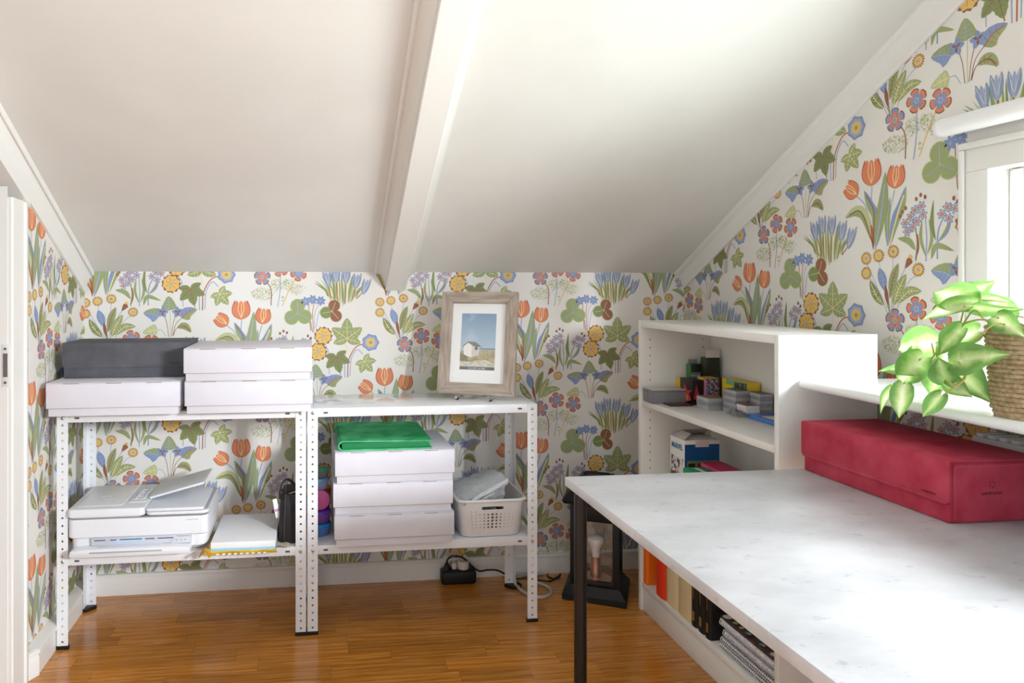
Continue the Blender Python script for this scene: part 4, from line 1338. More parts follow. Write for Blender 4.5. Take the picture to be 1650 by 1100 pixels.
obj('frame_rail', lpoly([(-hw_, FHt), (hw_, FHt), (hw_ - fw, FHt - fw), (-hw_ + fw, FHt - fw)], -0.010, 0.012), woodh, fr_t)
obj('frame_stile', lpoly([(-hw_, 0.0003), (-hw_, FHt - 0.0003), (-hw_ + fw - 0.0003, FHt - fw), (-hw_ + fw - 0.0003, fw)], -0.010, 0.012), wood, fr_t)
obj('frame_stile', lpoly([(hw_, 0.0003), (hw_, FHt - 0.0003), (hw_ - fw + 0.0003, FHt - fw), (hw_ - fw + 0.0003, fw)], -0.010, 0.012), wood, fr_t)
obj('backing_board', lb_(-hw_ + 0.01, hw_ - 0.01, 0.008, 0.0118, 0.01, FHt - 0.01), M('backing', (120, 100, 84), 0.8), fr_t)
mt = obj('mount_card', lb_(-hw_ + fw - 0.004, hw_ - fw + 0.004, 0.0040, 0.0076, fw - 0.004, FHt - fw + 0.004), M('mount_white', (242, 243, 243), 0.7), fr_t)
# the printed photograph: flat layers
def sky_mat():
    m = bpy.data.materials.new('print_sky'); m.use_nodes = True
    nt = m.node_tree; b_ = nt.nodes['Principled BSDF']; b_.inputs['Roughness'].default_value = 0.5
    tc = nt.nodes.new('ShaderNodeTexCoord'); sx = nt.nodes.new('ShaderNodeSeparateXYZ'); nt.links.new(tc.outputs['Generated'], sx.inputs[0])
    r = nt.nodes.new('ShaderNodeValToRGB')
    r.color_ramp.elements[0].color = RGB((196, 216, 228)); r.color_ramp.elements[1].color = RGB((92, 140, 180))
    nt.links.new(sx.outputs['Z'], r.inputs['Fac'])
    n = nt.nodes.new('ShaderNodeTexNoise'); n.inputs['Scale'].default_value = 2.2; n.inputs['Detail'].default_value = 4
    nt.links.new(tc.outputs['Generated'], n.inputs['Vector'])
    r2 = nt.nodes.new('ShaderNodeValToRGB'); r2.color_ramp.elements[0].position = 0.52; r2.color_ramp.elements[1].position = 0.75
    r2.color_ramp.elements[0].color = (0, 0, 0, 1); r2.color_ramp.elements[1].color = (0.6, 0.6, 0.6, 1)
    nt.links.new(n.outputs['Fac'], r2.inputs['Fac'])
    mx = nt.nodes.new('ShaderNodeMix'); mx.data_type = 'RGBA'
    nt.links.new(r2.outputs['Color'], mx.inputs['Factor']); nt.links.new(r.outputs['Color'], mx.inputs['A']); mx.inputs['B'].default_value = RGB((206, 220, 228))
    nt.links.new(mx.outputs['Result'], b_.inputs['Base Color'])
    return m
def flat(name, pts, lay, m, par):
    bb = B(); bb.face([lean @ Vector((p[0], 0.0040 - 0.00025 * lay, p[1])) for p in pts])
    return obj(name, bb, m, par, recalc=False)
px0, px1, pz0, pz1 = -0.066, 0.066, 0.092, 0.304
ph = obj('photo_print', lb_(px0, px1, 0.0038, 0.0044, pz0, pz1), sky_mat(), mt)
U = lambda a, c: (px0 + (px1 - px0) * a, pz0 + (pz1 - pz0) * c)
grass = M('print_grass', (140, 130, 84), 0.6, var=(60, (186, 170, 120), 0.35, 0.65))
flat('printed_sea', [U(0.5, 0.36), U(1, 0.36), U(1, 0.385), U(0.5, 0.385)], 1, M('print_sea', (92, 130, 150), 0.5), ph)
flat('printed_dune', [U(0, 0.07), U(1, 0.07), U(1, 0.355), U(0.6, 0.35), U(0.3, 0.30), U(0, 0.34)], 2, grass, ph)
flat('printed_sand', [U(0, 0.065), U(1, 0.065), U(1, 0.11), U(0.75, 0.18), U(0.55, 0.17), U(0.3, 0.14), U(0, 0.16)], 3, M('print_sand', (214, 206, 188), 0.6, var=(70, (186, 178, 150), 0.45, 0.6)), ph)
flat('printed_hut_front', [U(0.10, 0.25), U(0.33, 0.22), U(0.33, 0.44), U(0.22, 0.49), U(0.10, 0.42)], 4, M('print_hut', (240, 236, 230), 0.6), ph)
flat('printed_hut_side', [U(0.33, 0.22), U(0.54, 0.26), U(0.54, 0.41), U(0.33, 0.42)], 4, M('print_hut_shade', (206, 202, 196), 0.6), ph)
flat('printed_hut_roof', [U(0.05, 0.405), U(0.22, 0.50), U(0.44, 0.485), U(0.62, 0.405), U(0.38, 0.415), U(0.22, 0.475), U(0.08, 0.40)], 5, M('print_roof', (96, 98, 94), 0.6), ph)
flat('printed_hut_window', [U(0.42, 0.35), U(0.50, 0.35), U(0.50, 0.41), U(0.42, 0.41)], 6, M('print_window', (60, 62, 64), 0.6), ph)
flat('printed_bush', [U(0, 0.15), U(0.24, 0.14), U(0.20, 0.24), U(0.10, 0.27), U(0, 0.30)], 6, M('print_bush', (104, 102, 66), 0.6), ph)
flat('caption_bar', [U(0, 0.0), U(1, 0.0), U(1, 0.055), U(0, 0.055)], 3, M('print_dark', (52, 48, 48), 0.6), ph)
tm = frame_m(lean @ Vector(((px0 + px1) / 2, 0.0028, pz0 + 0.0055)), (1, 0, 0), lean @ Vector((0, 0, 1)))
text('lettering', '21 x 29,7 cm (A4)', 0.0085, M('print_white', (244, 244, 244), 0.6), mt, tm)
obj('glazing', lb_(-hw_ + fw - 0.003, hw_ - fw + 0.003, -0.0012, -0.0002, fw - 0.003, FHt - fw + 0.003), pane_glass, fr_t)
acr = M('acrylic', (245, 248, 250), 0.05, trans=1.0, ior=1.3)
for xs in (-0.062, 0.062):
    es = thing('clear_easel', 'clear acrylic stand foot under the picture frame, ' + ('nearer the white boxes' if xs < 0 else 'nearer the bookcase'), 'stand', (0.586 + xs * math.cos(0.452), 2.560 - xs * math.sin(0.452), Z1), -0.452, 'clear acrylic stand feet')
    b = B(); b.box(-0.003, 0.003, -0.035, 0.060, 0.0, 0.006, 0.001)
    obj('base_bar', b, acr, es)
    b = B(); b.box(-0.003, 0.003, -0.035, -0.029, 0.006, 0.034, 0.001)
    obj('prong', b, acr, es)
    b = B(); b.box(-0.003, 0.003, -0.029, 0.002, 0.0065, 0.0125, 0.001)
    obj('ledge', b, acr, es)

# ------------------------------------------------------------------ lantern with a copper lamp inside
an = -0.485
la = thing('lantern', 'large black metal lantern with glass sides on the floor', 'lantern', (1.090, 2.655, 0), an)
q = 0.117
b = B(); b.loft([[(p[0], p[1], z) for p in rrect(h_, h_, 0.003, 2)] for (z, h_) in ((0, q), (0.022, q), (0.026, q - 0.004), (0.050, q - 0.022), (0.054, q - 0.024))])
obj('base', b, black_metal, la)
h2 = 0.090
for (sx, sy) in ((1, 1), (1, -1), (-1, 1), (-1, -1)):
    b = B(); b.box(sx * (h2 - 0.0125) - 0.0125, sx * (h2 - 0.0125) + 0.0125, sy * (h2 - 0.0125) - 0.0125, sy * (h2 - 0.0125) + 0.0125, 0.054, 0.362, 0.0015)
    obj('corner_post', b, black_metal, la)
for k in range(4):
    R = Matrix.Rotation(k * PI / 2, 3, 'Z')
    for (za, zb) in ((0.296, 0.362), (0.054, 0.072)):
        b = B(); b.box(-h2 + 0.026, h2 - 0.026, -h2 + 0.003, -h2 + 0.020, za, zb, 0.001)
        for v in b.bm.verts: v.co = R @ v.co
        obj('side_rail', b, black_metal, la)
    b = B(); b.box(-h2 + 0.0255, h2 - 0.0255, -h2 + 0.010, -h2 + 0.012, 0.0725, 0.2955)
    for v in b.bm.verts: v.co = R @ v.co
    obj('pane', b, pane_glass, la)
b = B(); b.loft([[(p[0], p[1], z) for p in rrect(h_, h_, 0.003, 2)] for (z, h_) in ((0.3625, q - 0.006), (0.372, q), (0.376, q), (0.440, 0.062), (0.448, 0.062), (0.450, 0.055))])
obj('roof', b, black_metal, la)
b = B(); b.tube([(-0.045, 0, 0.450), (-0.045, 0, 0.462), (0.045, 0, 0.462), (0.045, 0, 0.450)], 0.004, 8)
obj('top_handle', b, black_metal, la)
lp = thing('copper_lamp', 'small copper table lamp with a white bulb inside the lantern', 'lamp', (1.082, 2.648, 0.0545), an)
b = B(); b.lathe([(0, 0), (0.058, 0), (0.060, 0.003), (0.058, 0.007), (0.020, 0.010), (0.0195, 0.012), (0.0195, 0.085), (0.017, 0.087), (0.017, 0.080), (0, 0.080)], 36)
obj('stand', b, copper, lp)
b = B(); b.lathe([(0.013, 0.080), (0.014, 0.095), (0.017, 0.112), (0.023, 0.128), (0.029, 0.140), (0.031, 0.149), (0.029, 0.157), (0.020, 0.163), (0, 0.165)], 28)
obj('bulb', b, M('bulb_glass', (238, 236, 232), 0.35), lp)

# ------------------------------------------------------------------ power strip and cables
ps = thing('power_strip', 'black power strip lying against the skirting under the shelf', 'power strip', (0.572, 2.806, 0))
b = B(); b.box(-0.070, 0.070, -0.030, 0.030, 0.0005, 0.056, 0.012, 3)
obj('housing', b, black_plastic, ps)
b = B(); b.lathe([(0.016, 0.0), (0.014, 0.006), (0.008, 0.022), (0.006, 0.026)], 16)
obj('cable_boot', b, black_plastic, ps, (-0.046, 0, 0.054))
wc = M('black_cable', (20, 20, 22), 0.45)
b = B(); b.tube([(-0.046, 0, 0.078), (-0.042, 0.0, 0.094), (-0.018, 0.0, 0.106), (0.020, -0.004, 0.098), (0.050, -0.010, 0.070), (0.082, -0.014, 0.047), (0.115, -0.016, 0.050), (0.155, -0.016, 0.047), (0.190, -0.020, 0.030), (0.222, -0.030, 0.006), (0.240, -0.060, 0.0045), (0.226, -0.095, 0.0045)], 0.0038, 8, smooth=6)
obj('cable', b, wc, ps)
ad = thing('plug_adapter', 'white plug adapter pushed into the black power strip', 'plug', (0.592, 2.806, 0.0565))
b = B(); b.lathe([(0, 0), (0.023, 0), (0.024, 0.003), (0.024, 0.024), (0.020, 0.030), (0, 0.031)], 24)
obj('plug_body', b, M('plug_white', (222, 216, 208), 0.4), ad)
b = B(); b.tube([(0, 0, 0.030), (-0.018, 0.002, 0.050), (-0.030, 0.01, 0.080), (-0.034, 0.016, 0.110), (-0.020, 0.02, 0.135)], 0.0016, 6, smooth=6)
obj('thin_cord', b, M('cord_white', (226, 220, 212), 0.5), ad)
p2 = thing('white_plug', 'slim white plug beside the adapter in the power strip', 'plug', (0.555, 2.806, 0.0565))
b = B(); b.box(-0.010, 0.010, -0.013, 0.013, 0.0, 0.024, 0.004)
obj('plug_body', b, MATS['plug_white'], p2)
b = B(); b.tube([(0, 0, 0.023), (0.004, 0, 0.05), (0.0, 0.01, 0.085), (-0.010, 0.012, 0.12)], 0.0016, 6, smooth=6)
obj('thin_cord', b, MATS['cord_white'], p2)
ct = thing('cable_tag', 'pale wooden cable tag hanging from the cords behind the shelf', 'tag', (0.553, 2.815, 0.118))
b = B(); b.box(-0.030, 0.030, -0.0015, 0.0015, -0.007, 0.007, 0.001, rot=Matrix.Rotation(-0.65, 3, 'Y'))
obj('tag_strip', b, M('tag_wood', (206, 180, 156), 0.6), ct)
b = B(); b.tube([(0.012, 0, 0.010), (0.016, 0.006, 0.03), (0.012, 0.012, 0.06)], 0.001, 6)
obj('tie', b, MATS['cord_white'], ct)
def floor_cord(name, label, pts, r, m, z=None, cat='cable'):
    b = B(); b.tube([(p[0], p[1], (p[2] if len(p) > 2 else r + 0.0002)) for p in pts], r, 8, smooth=6)
    return tag(obj(name, b, m), label, cat)
floor_cord('grey_cable', 'thick grey cable lying in a loop beside the shelf leg', [(0.930, 2.832), (0.864, 2.828), (0.833, 2.818), (0.805, 2.786), (0.792, 2.745), (0.795, 2.699), (0.810, 2.655), (0.831, 2.628), (0.859, 2.618), (0.894, 2.638), (0.912, 2.678), (0.906, 2.714), (0.880, 2.752), (0.862, 2.790)], 0.0062, M('grey_sheath', (186, 184, 182), 0.5))
floor_cord('black_cable', 'thin black cable running along the floor to the lantern', [(0.800, 2.775, 0.0160), (0.822, 2.769, 0.017), (0.850, 2.762, 0.0165), (0.880, 2.750, 0.0168), (0.905, 2.752, 0.012), (0.940, 2.764), (0.968, 2.790), (0.988, 2.806), (1.004, 2.826)], 0.0032, wc)
floor_cord('black_cord_loop', 'thin black cord curled on the floor beside the lantern', [(0.955, 2.838), (0.946, 2.815), (0.950, 2.797), (0.963, 2.783), (0.985, 2.780, 0.008)], 0.0032, wc)

floor_cord('white_cable', 'thin white cable hanging behind the basket', [(0.772, 2.752, 0.720), (0.752, 2.765, 0.680), (0.716, 2.770, 0.580), (0.690, 2.768, 0.500), (0.664, 2.764, 0.450)], 0.0014, MATS['cord_white'])

# ------------------------------------------------------------------ bookcase
BX, BY0, BY1, BHt, BDp = 1.1864, 1.7014, 2.5014, 1.06, 0.28
bc = thing('bookcase', 'white low bookcase standing against the papered wall', 'bookcase', (BX, BY0, 0))
bw_, TKN = BY1 - BY0, 0.018
for y0 in (0.0, bw_ - TKN):
    b = B(); b.box(0, BDp, y0, y0 + TKN, 0, BHt, 0.0012)
    sp_ = obj('side_panel', b, white_board, bc)
b = B()
for k in range(30):
    z = 0.135 + k * 0.0295
    for x in (0.037, 0.243):
        b.cyl((x, bw_ - TKN - 0.0006, z), (x, bw_ - TKN + 0.0002, z), 0.0022, 8)
e = obj('peg_holes', b, M('peg_hole', (70, 64, 60), 0.8), sp_); e['kind'] = 'stuff'
b = B(); b.box(0.0006, BDp - 0.004, TKN + 0.0002, bw_ - TKN - 0.0002, BHt - 0.0235, BHt - 0.0006, 0.0012)
obj('top_panel', b, white_board, bc)
SHZ = (0.105, 0.435, 0.770)
for zt in SHZ:
    b = B(); b.box(0.004, BDp - 0.006, TKN + 0.0003, bw_ - TKN - 0.0003, zt - 0.020, zt, 0.0012)
    obj('shelf', b, white_board, bc)
b = B(); b.box(0.010, 0.026, TKN + 0.0002, bw_ - TKN - 0.0002, 0.0, 0.0848, 0.001)
obj('plinth', b, white_board, bc)
b = B(); b.box(BDp - 0.0055, BDp - 0.002, TKN * 0.5, bw_ - TKN * 0.5, 0.03, BHt - 0.002)
obj('back_panel', b, white_board, bc)
S1, S2, S3 = SHZ[0] + 0.0003, SHZ[1] + 0.0003, SHZ[2] + 0.0003

# --- bottom row: binders, black books, notebooks
def binder(label, y0, y1, col, x0=1.192, h=0.300, dep=0.235, hole=True, name='ring_binder'):
    t = thing(name, label, 'binder', (x0, (y0 + y1) / 2, S1), 0, 'binders in the bookcase')
    w_ = (y1 - y0) / 2
    m = M('binder_%d_%d_%d' % col, col, 0.4)
    pr = []
    for k in range(7):
        a = PI / 2 + PI * k / 6
        pr.append((0.008 + 0.008 * math.cos(a), w_ * math.sin(a)))
    ri = min(0.0022, w_ * 0.3)
    outer = [(dep, w_)] + pr + [(dep, -w_)]
    inn = [(dep, -w_ + ri)] + [(0.010, -w_ + ri), (0.010, w_ - ri)] + [(dep, w_ - ri)]
    b = B()
    b.prism([(dep, w_)] + pr + [(0.010, -w_ + 0.0), (0.010, w_)][:0] + [(dep, -w_)] , lambda p, hh: (p[0], p[1], hh), 0.0, h) if False else None
    b.box(0.010, dep, w_ - ri, w_, 0, h, 0.0006); b.box(0.010, dep, -w_, -w_ + ri, 0, h, 0.0006)
    obj('cover_board', b, m, t) if False else None
    b2 = B()
    b2.prism(pr + [(0.0125, -w_), (0.0125, w_)], lambda p, hh: (p[0], p[1], hh), 0.0, h)
    obj('spine', b2, m, t)
    for sg in (1, -1):
        b3 = B(); ya, yb_ = sorted((sg * w_, sg * (w_ - ri)))
        b3.box(0.0127, dep, ya, yb_, 0, h, 0.0005)
        obj('cover_board', b3, m, t)
    b4 = B(); b4.box(0.03, dep - 0.008, -w_ + ri + 0.001, w_ - ri - 0.001, 0.006, h - 0.008)
    obj('page_block', b4, paper, t)
    if hole:
        b5 = B(); b5.cyl((0.055, -w_ - 0.0004, 0.155), (0.055, -w_ + 0.0006, 0.155), 0.0045, 12)
        obj('finger_ring', b5, dark_gap, t)
    return t
binder('slim orange binder next to the bookcase side panel', 2.446, 2.480, (238, 112, 24))
binder('bright red binder between the orange and cream binders', 2.318, 2.386, (232, 62, 26), hole=False)
binder('cream binder touching the red binder', 2.237, 2.3165, (222, 202, 160), x0=1.194, hole=False)
binder('cream binder touching the black books', 2.1535, 2.2355, (214, 192, 148), x0=1.194, hole=False)
def black_book(label, y0, y1, x0=1.196):
    t = thing('black_book', label, 'book', (x0, (y0 + y1) / 2, S1), 0, 'black books with gold print')
    w_ = (y1 - y0) / 2
    m = M('black_cloth', (24, 22, 22), 0.5)
    b = B(); pr = [(0.006 - 0.006 * math.sin(PI * k / 6), w_ * math.cos(PI * k / 6)) for k in range(7)]
    b.prism(pr + [(0.011, -w_), (0.011, w_)], lambda p, hh: (p[0], p[1], hh), 0, 0.285)
    sp2 = obj('spine', b, m, t)
    for sg in (1, -1):
        b = B(); ya, yb_ = sorted((sg * w_, sg * (w_ - 0.0025))); b.box(0.0112, 0.21, ya, yb_, 0, 0.285, 0.0005)
        obj('cover_board', b, m, t)
    b = B(); b.box(0.0115, 0.205, -w_ + 0.003, w_ - 0.003, 0.003, 0.281); obj('page_block', b, paper, t)
    b = B()
    for (z0, n) in ((0.020, 4), (0.165, 5)):
        for k in range(n):
            b.box(-0.0007, 0.0006, -w_ * 0.34, w_ * 0.34, z0 + k * 0.0075, z0 + k * 0.0075 + 0.0052)
    for k in range(9): b.box(-0.0007, 0.0006, -w_ * 0.10, w_ * 0.10, 0.088 + k * 0.006, 0.0915 + k * 0.006)
    e = obj('gold_marks', b, gold, sp2); e['kind'] = 'stuff'
black_book('black book with gold print touching the cream binder', 2.1165, 2.1520)
black_book('black book with gold print standing between two black books', 2.0760, 2.1110)
black_book('black book with gold print next to the spiral notebooks', 2.0390, 2.0700)
black_book('black book set back in the shadow behind the spiral notebooks', 2.0060, 2.0340, 1.250)
nb_cols = [(236, 236, 238), (40, 38, 42), (228, 228, 232), (60, 58, 62), (234, 233, 232), (48, 44, 46)]
def notebook(label, k, z, th, dx, dz_tilt=0.0, y0=1.722, y1=2.000, cov=(230, 230, 232), first=None):
    t = thing('spiral_notebook', label, 'notebook', (1.200 + dx, (y0 + y1) / 2, z), 0.0, 'spiral notebooks stacked flat')
    hl = (y1 - y0) / 2
    t.rotation_euler = (dz_tilt, 0, 0)
    b = B(); b.box(0.010, 0.215, -hl, hl, 0.0012, th - 0.0012); obj('page_block', b, paper, t)
    m = M('cover_%d_%d_%d' % cov, cov, 0.45)
    for (za, zb) in ((0.0, 0.0011), (th - 0.0011, th)):
        b = B(); b.box(0.004, 0.216, -hl - 0.001, hl + 0.001, za, zb); obj('cover', b, m, t)
    b = B(); R_ = th / 2 + 0.0014
    n = 34
    for i in range(n):
        yy = -hl + 0.008 + i * (2 * hl - 0.016) / (n - 1)
        b.tube([(0.0075 + R_ * math.cos(2 * PI * q_ / 10), yy + 0.0012 * math.sin(PI * q_ / 10), th / 2 + R_ * math.sin(2 * PI * q_ / 10)) for q_ in range(10)], 0.00135, 4, closed=True)
    e = obj('wire_coil', b, M('wire_white', (222, 222, 226), 0.3, metal=0.3), t); e['kind'] = 'stuff'
zz = S1 + 0.0034
SN = [(0.014, 0.000, (42, 40, 44), 'black covered spiral notebook at the bottom of the stack'),
      (0.014, 0.004, (48, 44, 48), 'dark spiral notebook second from the shelf'),
      (0.016, 0.012, (226, 226, 230), 'pale grey spiral notebook in the middle of the stack'),
      (0.012, 0.018, (36, 34, 36), 'thin black spiral notebook under the white one'),
      (0.016, 0.002, (238, 238, 240), 'white spiral notebook just under the comic magazine')]
for k, (th, dx, cv, lab) in enumerate(SN):
    notebook(lab, k, zz, th, dx, cov=cv)
    zz += th + 0.0030
cm = thing('comic_magazine', 'dark comic magazine with small coloured figures topping the notebooks', 'magazine', (1.206, 1.861, zz - 0.001))
b = B()
pth = [(-0.136, 0.004), (-0.132, 0.010), (-0.10, 0.011), (0.0, 0.009), (0.10, 0.010), (0.132, 0.010), (0.136, 0.004), (0.10, 0.0), (-0.10, 0.0)]
b.prism(pth, lambda p, h: (h, p[0], p[1]), 0.0, 0.21)
cvm = obj('cover', b, M('comic_dark', (54, 44, 50), 0.5, var=(34, (96, 74, 70), 0.45, 0.7)), cm)
for (yy, col, s_) in ((0.118, (206, 202, 176), 0.014), (0.080, (150, 170, 120), 0.008), (0.050, (190, 200, 110), 0.007), (0.018, (60, 150, 176), 0.008), (0.012, (214, 150, 110), 0.005), (-0.045, (60, 150, 170), 0.008), (-0.052, (206, 146, 110), 0.005), (-0.100, (204, 196, 176), 0.013)):
    b = B(); b.lathe([(0, 0.0008), (s_ * 0.8, 0.0006), (s_, 0)], 12, cx=0.012, cy=yy)
    obj('printed_patch', b, M('comic_%d_%d_%d' % col, col, 0.5), cvm, (0, 0, 0.0106))

# --- middle shelf behind the table: game boxes
def gbox(name, label, cat, x0, x1, y0, y1, z0, z1, m, group=None, parts=()):
    t = thing(name, label, cat, ((x0 + x1) / 2, (y0 + y1) / 2, z0), 0, group)
    b = B(); b.box(-(x1 - x0) / 2, (x1 - x0) / 2, -(y1 - y0) / 2, (y1 - y0) / 2, 0, z1 - z0, 0.0008)
    obj('carton', b, m, t)
    for (pn, a, c, mm) in parts:
        b = B()
        side, u0, u1, v0, v1 = a
        hx, hy = (x1 - x0) / 2, (y1 - y0) / 2
        if side == 'L':   # face towards -X ; u along -Y (left to right as seen), v up
            b.box(-hx - c, -hx + 0.0004, hy - u1 * 2 * hy, hy - u0 * 2 * hy, v0 * (z1 - z0), v1 * (z1 - z0))
        elif side == 'F':  # face towards -Y
            b.box(-hx + u0 * 2 * hx, -hx + u1 * 2 * hx, -hy - c, -hy + 0.0004, v0 * (z1 - z0), v1 * (z1 - z0))
        else:              # top
            b.box(-hx + u0 * 2 * hx, -hx + u1 * 2 * hx, hy - v1 * 2 * hy, hy - v0 * 2 * hy, z1 - z0 - 0.0004, z1 - z0 + c)
        obj(pn, b, mm, t)
    return t
K = lambda n, c, r=0.5: M('print_' + n, c, r)
mv = gbox('board_game_box', 'blue and white board game box with an open lid', 'box', 1.243, 1.370, 2.273, 2.372, S2, 0.664, K('mv_white', (236, 234, 230)), None, (
    ('blue_panel', ('F', 0.0, 0.98, 0.02, 0.94), 0.0006, K('mv_blue', (22, 84, 142))),
    ('card_panel', ('F', 0.07, 0.93, 0.02, 0.70), 0.0010, K('mv_green', (124, 140, 104))),
    ('label_sticker', ('F', 0.30, 0.68, 0.90, 0.985), 0.0012, K('mv_sticker', (224, 208, 208))),
    ('dark_tray_print', ('F', 0.10, 0.29, 0.48, 0.66), 0.0014, K('mv_dark1', (42, 36, 34))),
    ('red_card_print', ('F', 0.35, 0.44, 0.48, 0.66), 0.0014, K('mv_red', (140, 50, 44))),
    ('dark_tray_print', ('F', 0.49, 0.69, 0.50, 0.66), 0.0014, K('mv_dark2', (58, 54, 64))),
    ('dark_tray_print', ('F', 0.73, 0.90, 0.50, 0.66), 0.0014, K('mv_dark3', (66, 74, 66))),
    ('colour_patch', ('L', 0.10, 0.90, 0.26, 0.72), 0.0008, M('mv_mottle', (232, 228, 222), 0.5, var=(70, (92, 84, 110), 0.50, 0.56))),
    ('colour_patch', ('L', 0.05, 0.95, 0.02, 0.48), 0.0010, M('mv_mottle2', (120, 60, 50), 0.5, var=(70, (96, 130, 70), 0.45, 0.55)))))
text('lettering', 'MARVEL', 0.026, K('mv_title', (26, 128, 176)), mv, frame_m((-0.0645, 0.0, 0.200), (0, -1, 0), (0, 0, 1)), sx=0.80, bold=0.0005)
text('lettering', 'CARDS', 0.014, MATS['print_mv_title'], mv, frame_m((-0.0645, -0.008, 0.180), (0, -1, 0), (0, 0, 1)), sx=0.9) if False else None
b = B(); b.box(-0.062, 0.062, 0.046, 0.048, 0.230, 0.268, 0.0004, rot=Matrix.Rotation(0.9, 3, 'X'), piv=(0, 0.048, 0.230))
b.box(-0.063, -0.061, -0.045, 0.045, 0.230, 0.262, 0.0004, rot=Matrix.Rotation(0.85, 3, 'Y'), piv=(-0.062, 0, 0.230))
e = obj('open_flap', b, K('mv_grey', (190, 184, 180)), mv); e['kind'] = 'stuff'
gbox('green_box', 'green card box in front of the blue game box', 'box', 1.200, 1.272, 2.085, 2.205, S2, 0.592, K('green_box', (22, 150, 92)), 'card boxes on the middle shelf', (('white_band', ('T', 0.42, 0.62, 0.1, 0.75), 0.0005, K('green_band', (200, 222, 206))),))
gbox('magenta_box', 'magenta card box next to the green card box', 'box', 1.280, 1.352, 2.100, 2.235, S2, 0.600, K('magenta_box', (196, 40, 96)), 'card boxes on the middle shelf', (('pale_edge', ('L', 0.0, 1.0, 0.93, 0.99), 0.0005, K('magenta_edge', (214, 84, 130))),))
tc_ = thing('clear_case', 'clear plastic card case beside the magenta box', 'case', (1.352, 2.020, S2))
b = B()
b.box(-0.065, 0.085, -0.068, 0.068, 0.160, 0.163, 0.001); b.box(-0.065, -0.062, -0.068, 0.068, 0, 0.160, 0.001); b.box(-0.0618, 0.0848, -0.068, -0.065, 0, 0.1598, 0.001)
b.box(0.082, 0.085, -0.0648, 0.068, 0, 0.1598, 0.001)
obj('shell', b, clear_plastic, tc_)
b = B(); b.box(-0.060, 0.080, -0.063, 0.066, 0.0, 0.003); obj('tray_floor', b, clear_plastic, tc_)
b = B(); b.box(-0.0656, -0.0644, 0.030, 0.064, 0.120, 0.152); obj('case_sticker', b, M('sticker_grey', (196, 190, 190), 0.5, var=(90, (110, 104, 104), 0.45, 0.55)), tc_)

# --- upper shelf: decks, boosters, card stacks
YL = (236, 196, 44)
y1_ = gbox('deck_box', 'yellow card deck box against the bookcase side panel', 'box', 1.322, 1.432, 2.437, 2.480, S3, 0.850, K('yellow1', YL), 'card deck boxes on the upper shelf', (
    ('brown_border', ('F', 0.0, 0.06, 0.0, 1.0), 0.0005, K('brown_b', (120, 70, 40))), ('brown_border', ('F', 0.0, 1.0, 0.93, 1.0), 0.0006, MATS['print_brown_b']),
    ('pink_stripe', ('F', 0.06, 0.6, 0.34, 0.46), 0.0008, K('pink_s', (222, 150, 120))), ('white_stripe', ('F', 0.1, 0.6, 0.50, 0.66), 0.0008, K('cream_s', (244, 224, 120)))))
fl = gbox('deck_box', 'black deck box with red flame print', 'box', 1.3120, 1.3510, 2.345, 2.432, S3, 0.858, K('black1', (26, 22, 24), 0.35), 'card deck boxes on the upper shelf')
for (side, pts, col) in (('L', [(0.1, 0.1), (0.5, 0.06), (0.9, 0.2), (0.7, 0.42), (0.95, 0.6), (0.6, 0.55), (0.35, 0.8), (0.3, 0.5), (0.05, 0.62)], (206, 60, 52)),
                         ('L', [(0.25, 0.14), (0.6, 0.12), (0.7, 0.3), (0.4, 0.5), (0.3, 0.3)], (232, 130, 60)),
                         ('F', [(0.05, 0.25), (0.5, 0.2), (0.8, 0.3), (0.55, 0.5), (0.35, 0.85), (0.2, 0.5)], (176, 44, 54))):
    c_ = (sum(p[0] for p in pts) / len(pts), sum(p[1] for p in pts) / len(pts))
    b = B(); off = 0.0004 + 0.0003 * (col[1] > 100)
    for i in range(len(pts)):
        tri = (c_, pts[i], pts[(i + 1) % len(pts)])
        if side == 'L': b.face([(-0.0195 - off, 0.0435 - p[0] * 0.087, p[1] * 0.0877) for p in tri])
        else: b.face([(-0.0195 + p[0] * 0.039, -0.0435 - off, p[1] * 0.0877) for p in tri])
    bmesh.ops.remove_doubles(b.bm, verts=b.bm.verts, dist=1e-5)
    obj('flame_print', b, K('flame_%d' % col[1], col), fl)
pu = gbox('deck_box', 'purple deck box with crackled lettering print', 'box', 1.3565, 1.4060, 2.335, 2.396, S3, 0.864, M('purple_mottle', (92, 76, 104), 0.4, var=(140, (186, 168, 180), 0.50, 0.58)), 'card deck boxes on the upper shelf', (
    ('yellow_end', ('L', 0.35, 0.7, 0.0, 1.0), 0.0005, K('yellow2', (232, 190, 70))), ('pink_end', ('L', 0.7, 1.0, 0.0, 0.95), 0.0005, K('pink2', (226, 130, 150))),
    ('blue_patch', ('F', 0.0, 0.18, 0.35, 0.7), 0.0006, K('blue2', (60, 140, 196))), ('yellow_top', ('T', 0.0, 1.0, 0.0, 0.9), 0.0006, K('yellow3', (226, 186, 60)))))
gy = gbox('deck_box', 'yellow and green deck box lying behind the tall card stack', 'box', 1.4090, 1.4560, 2.180, 2.325, S3, 0.868, K('yellow4', (236, 200, 60)), 'card deck boxes on the upper shelf', (
    ('green_band', ('L', 0.18, 1.0, 0.62, 1.0), 0.0005, K('mint', (126, 178, 130))), ('dark_scene', ('L', 0.52, 0.98, 0.30, 0.96), 0.0008, M('scene_dark', (60, 70, 56), 0.5, var=(60, (140, 150, 120), 0.5, 0.65))),
    ('yellow_label', ('L', 0.10, 0.46, 0.30, 0.82), 0.0009, K('yellow5', (244, 206, 30))), ('white_letters', ('L', 0.14, 0.42, 0.48, 0.62), 0.0011, K('cream2', (246, 232, 170)))))
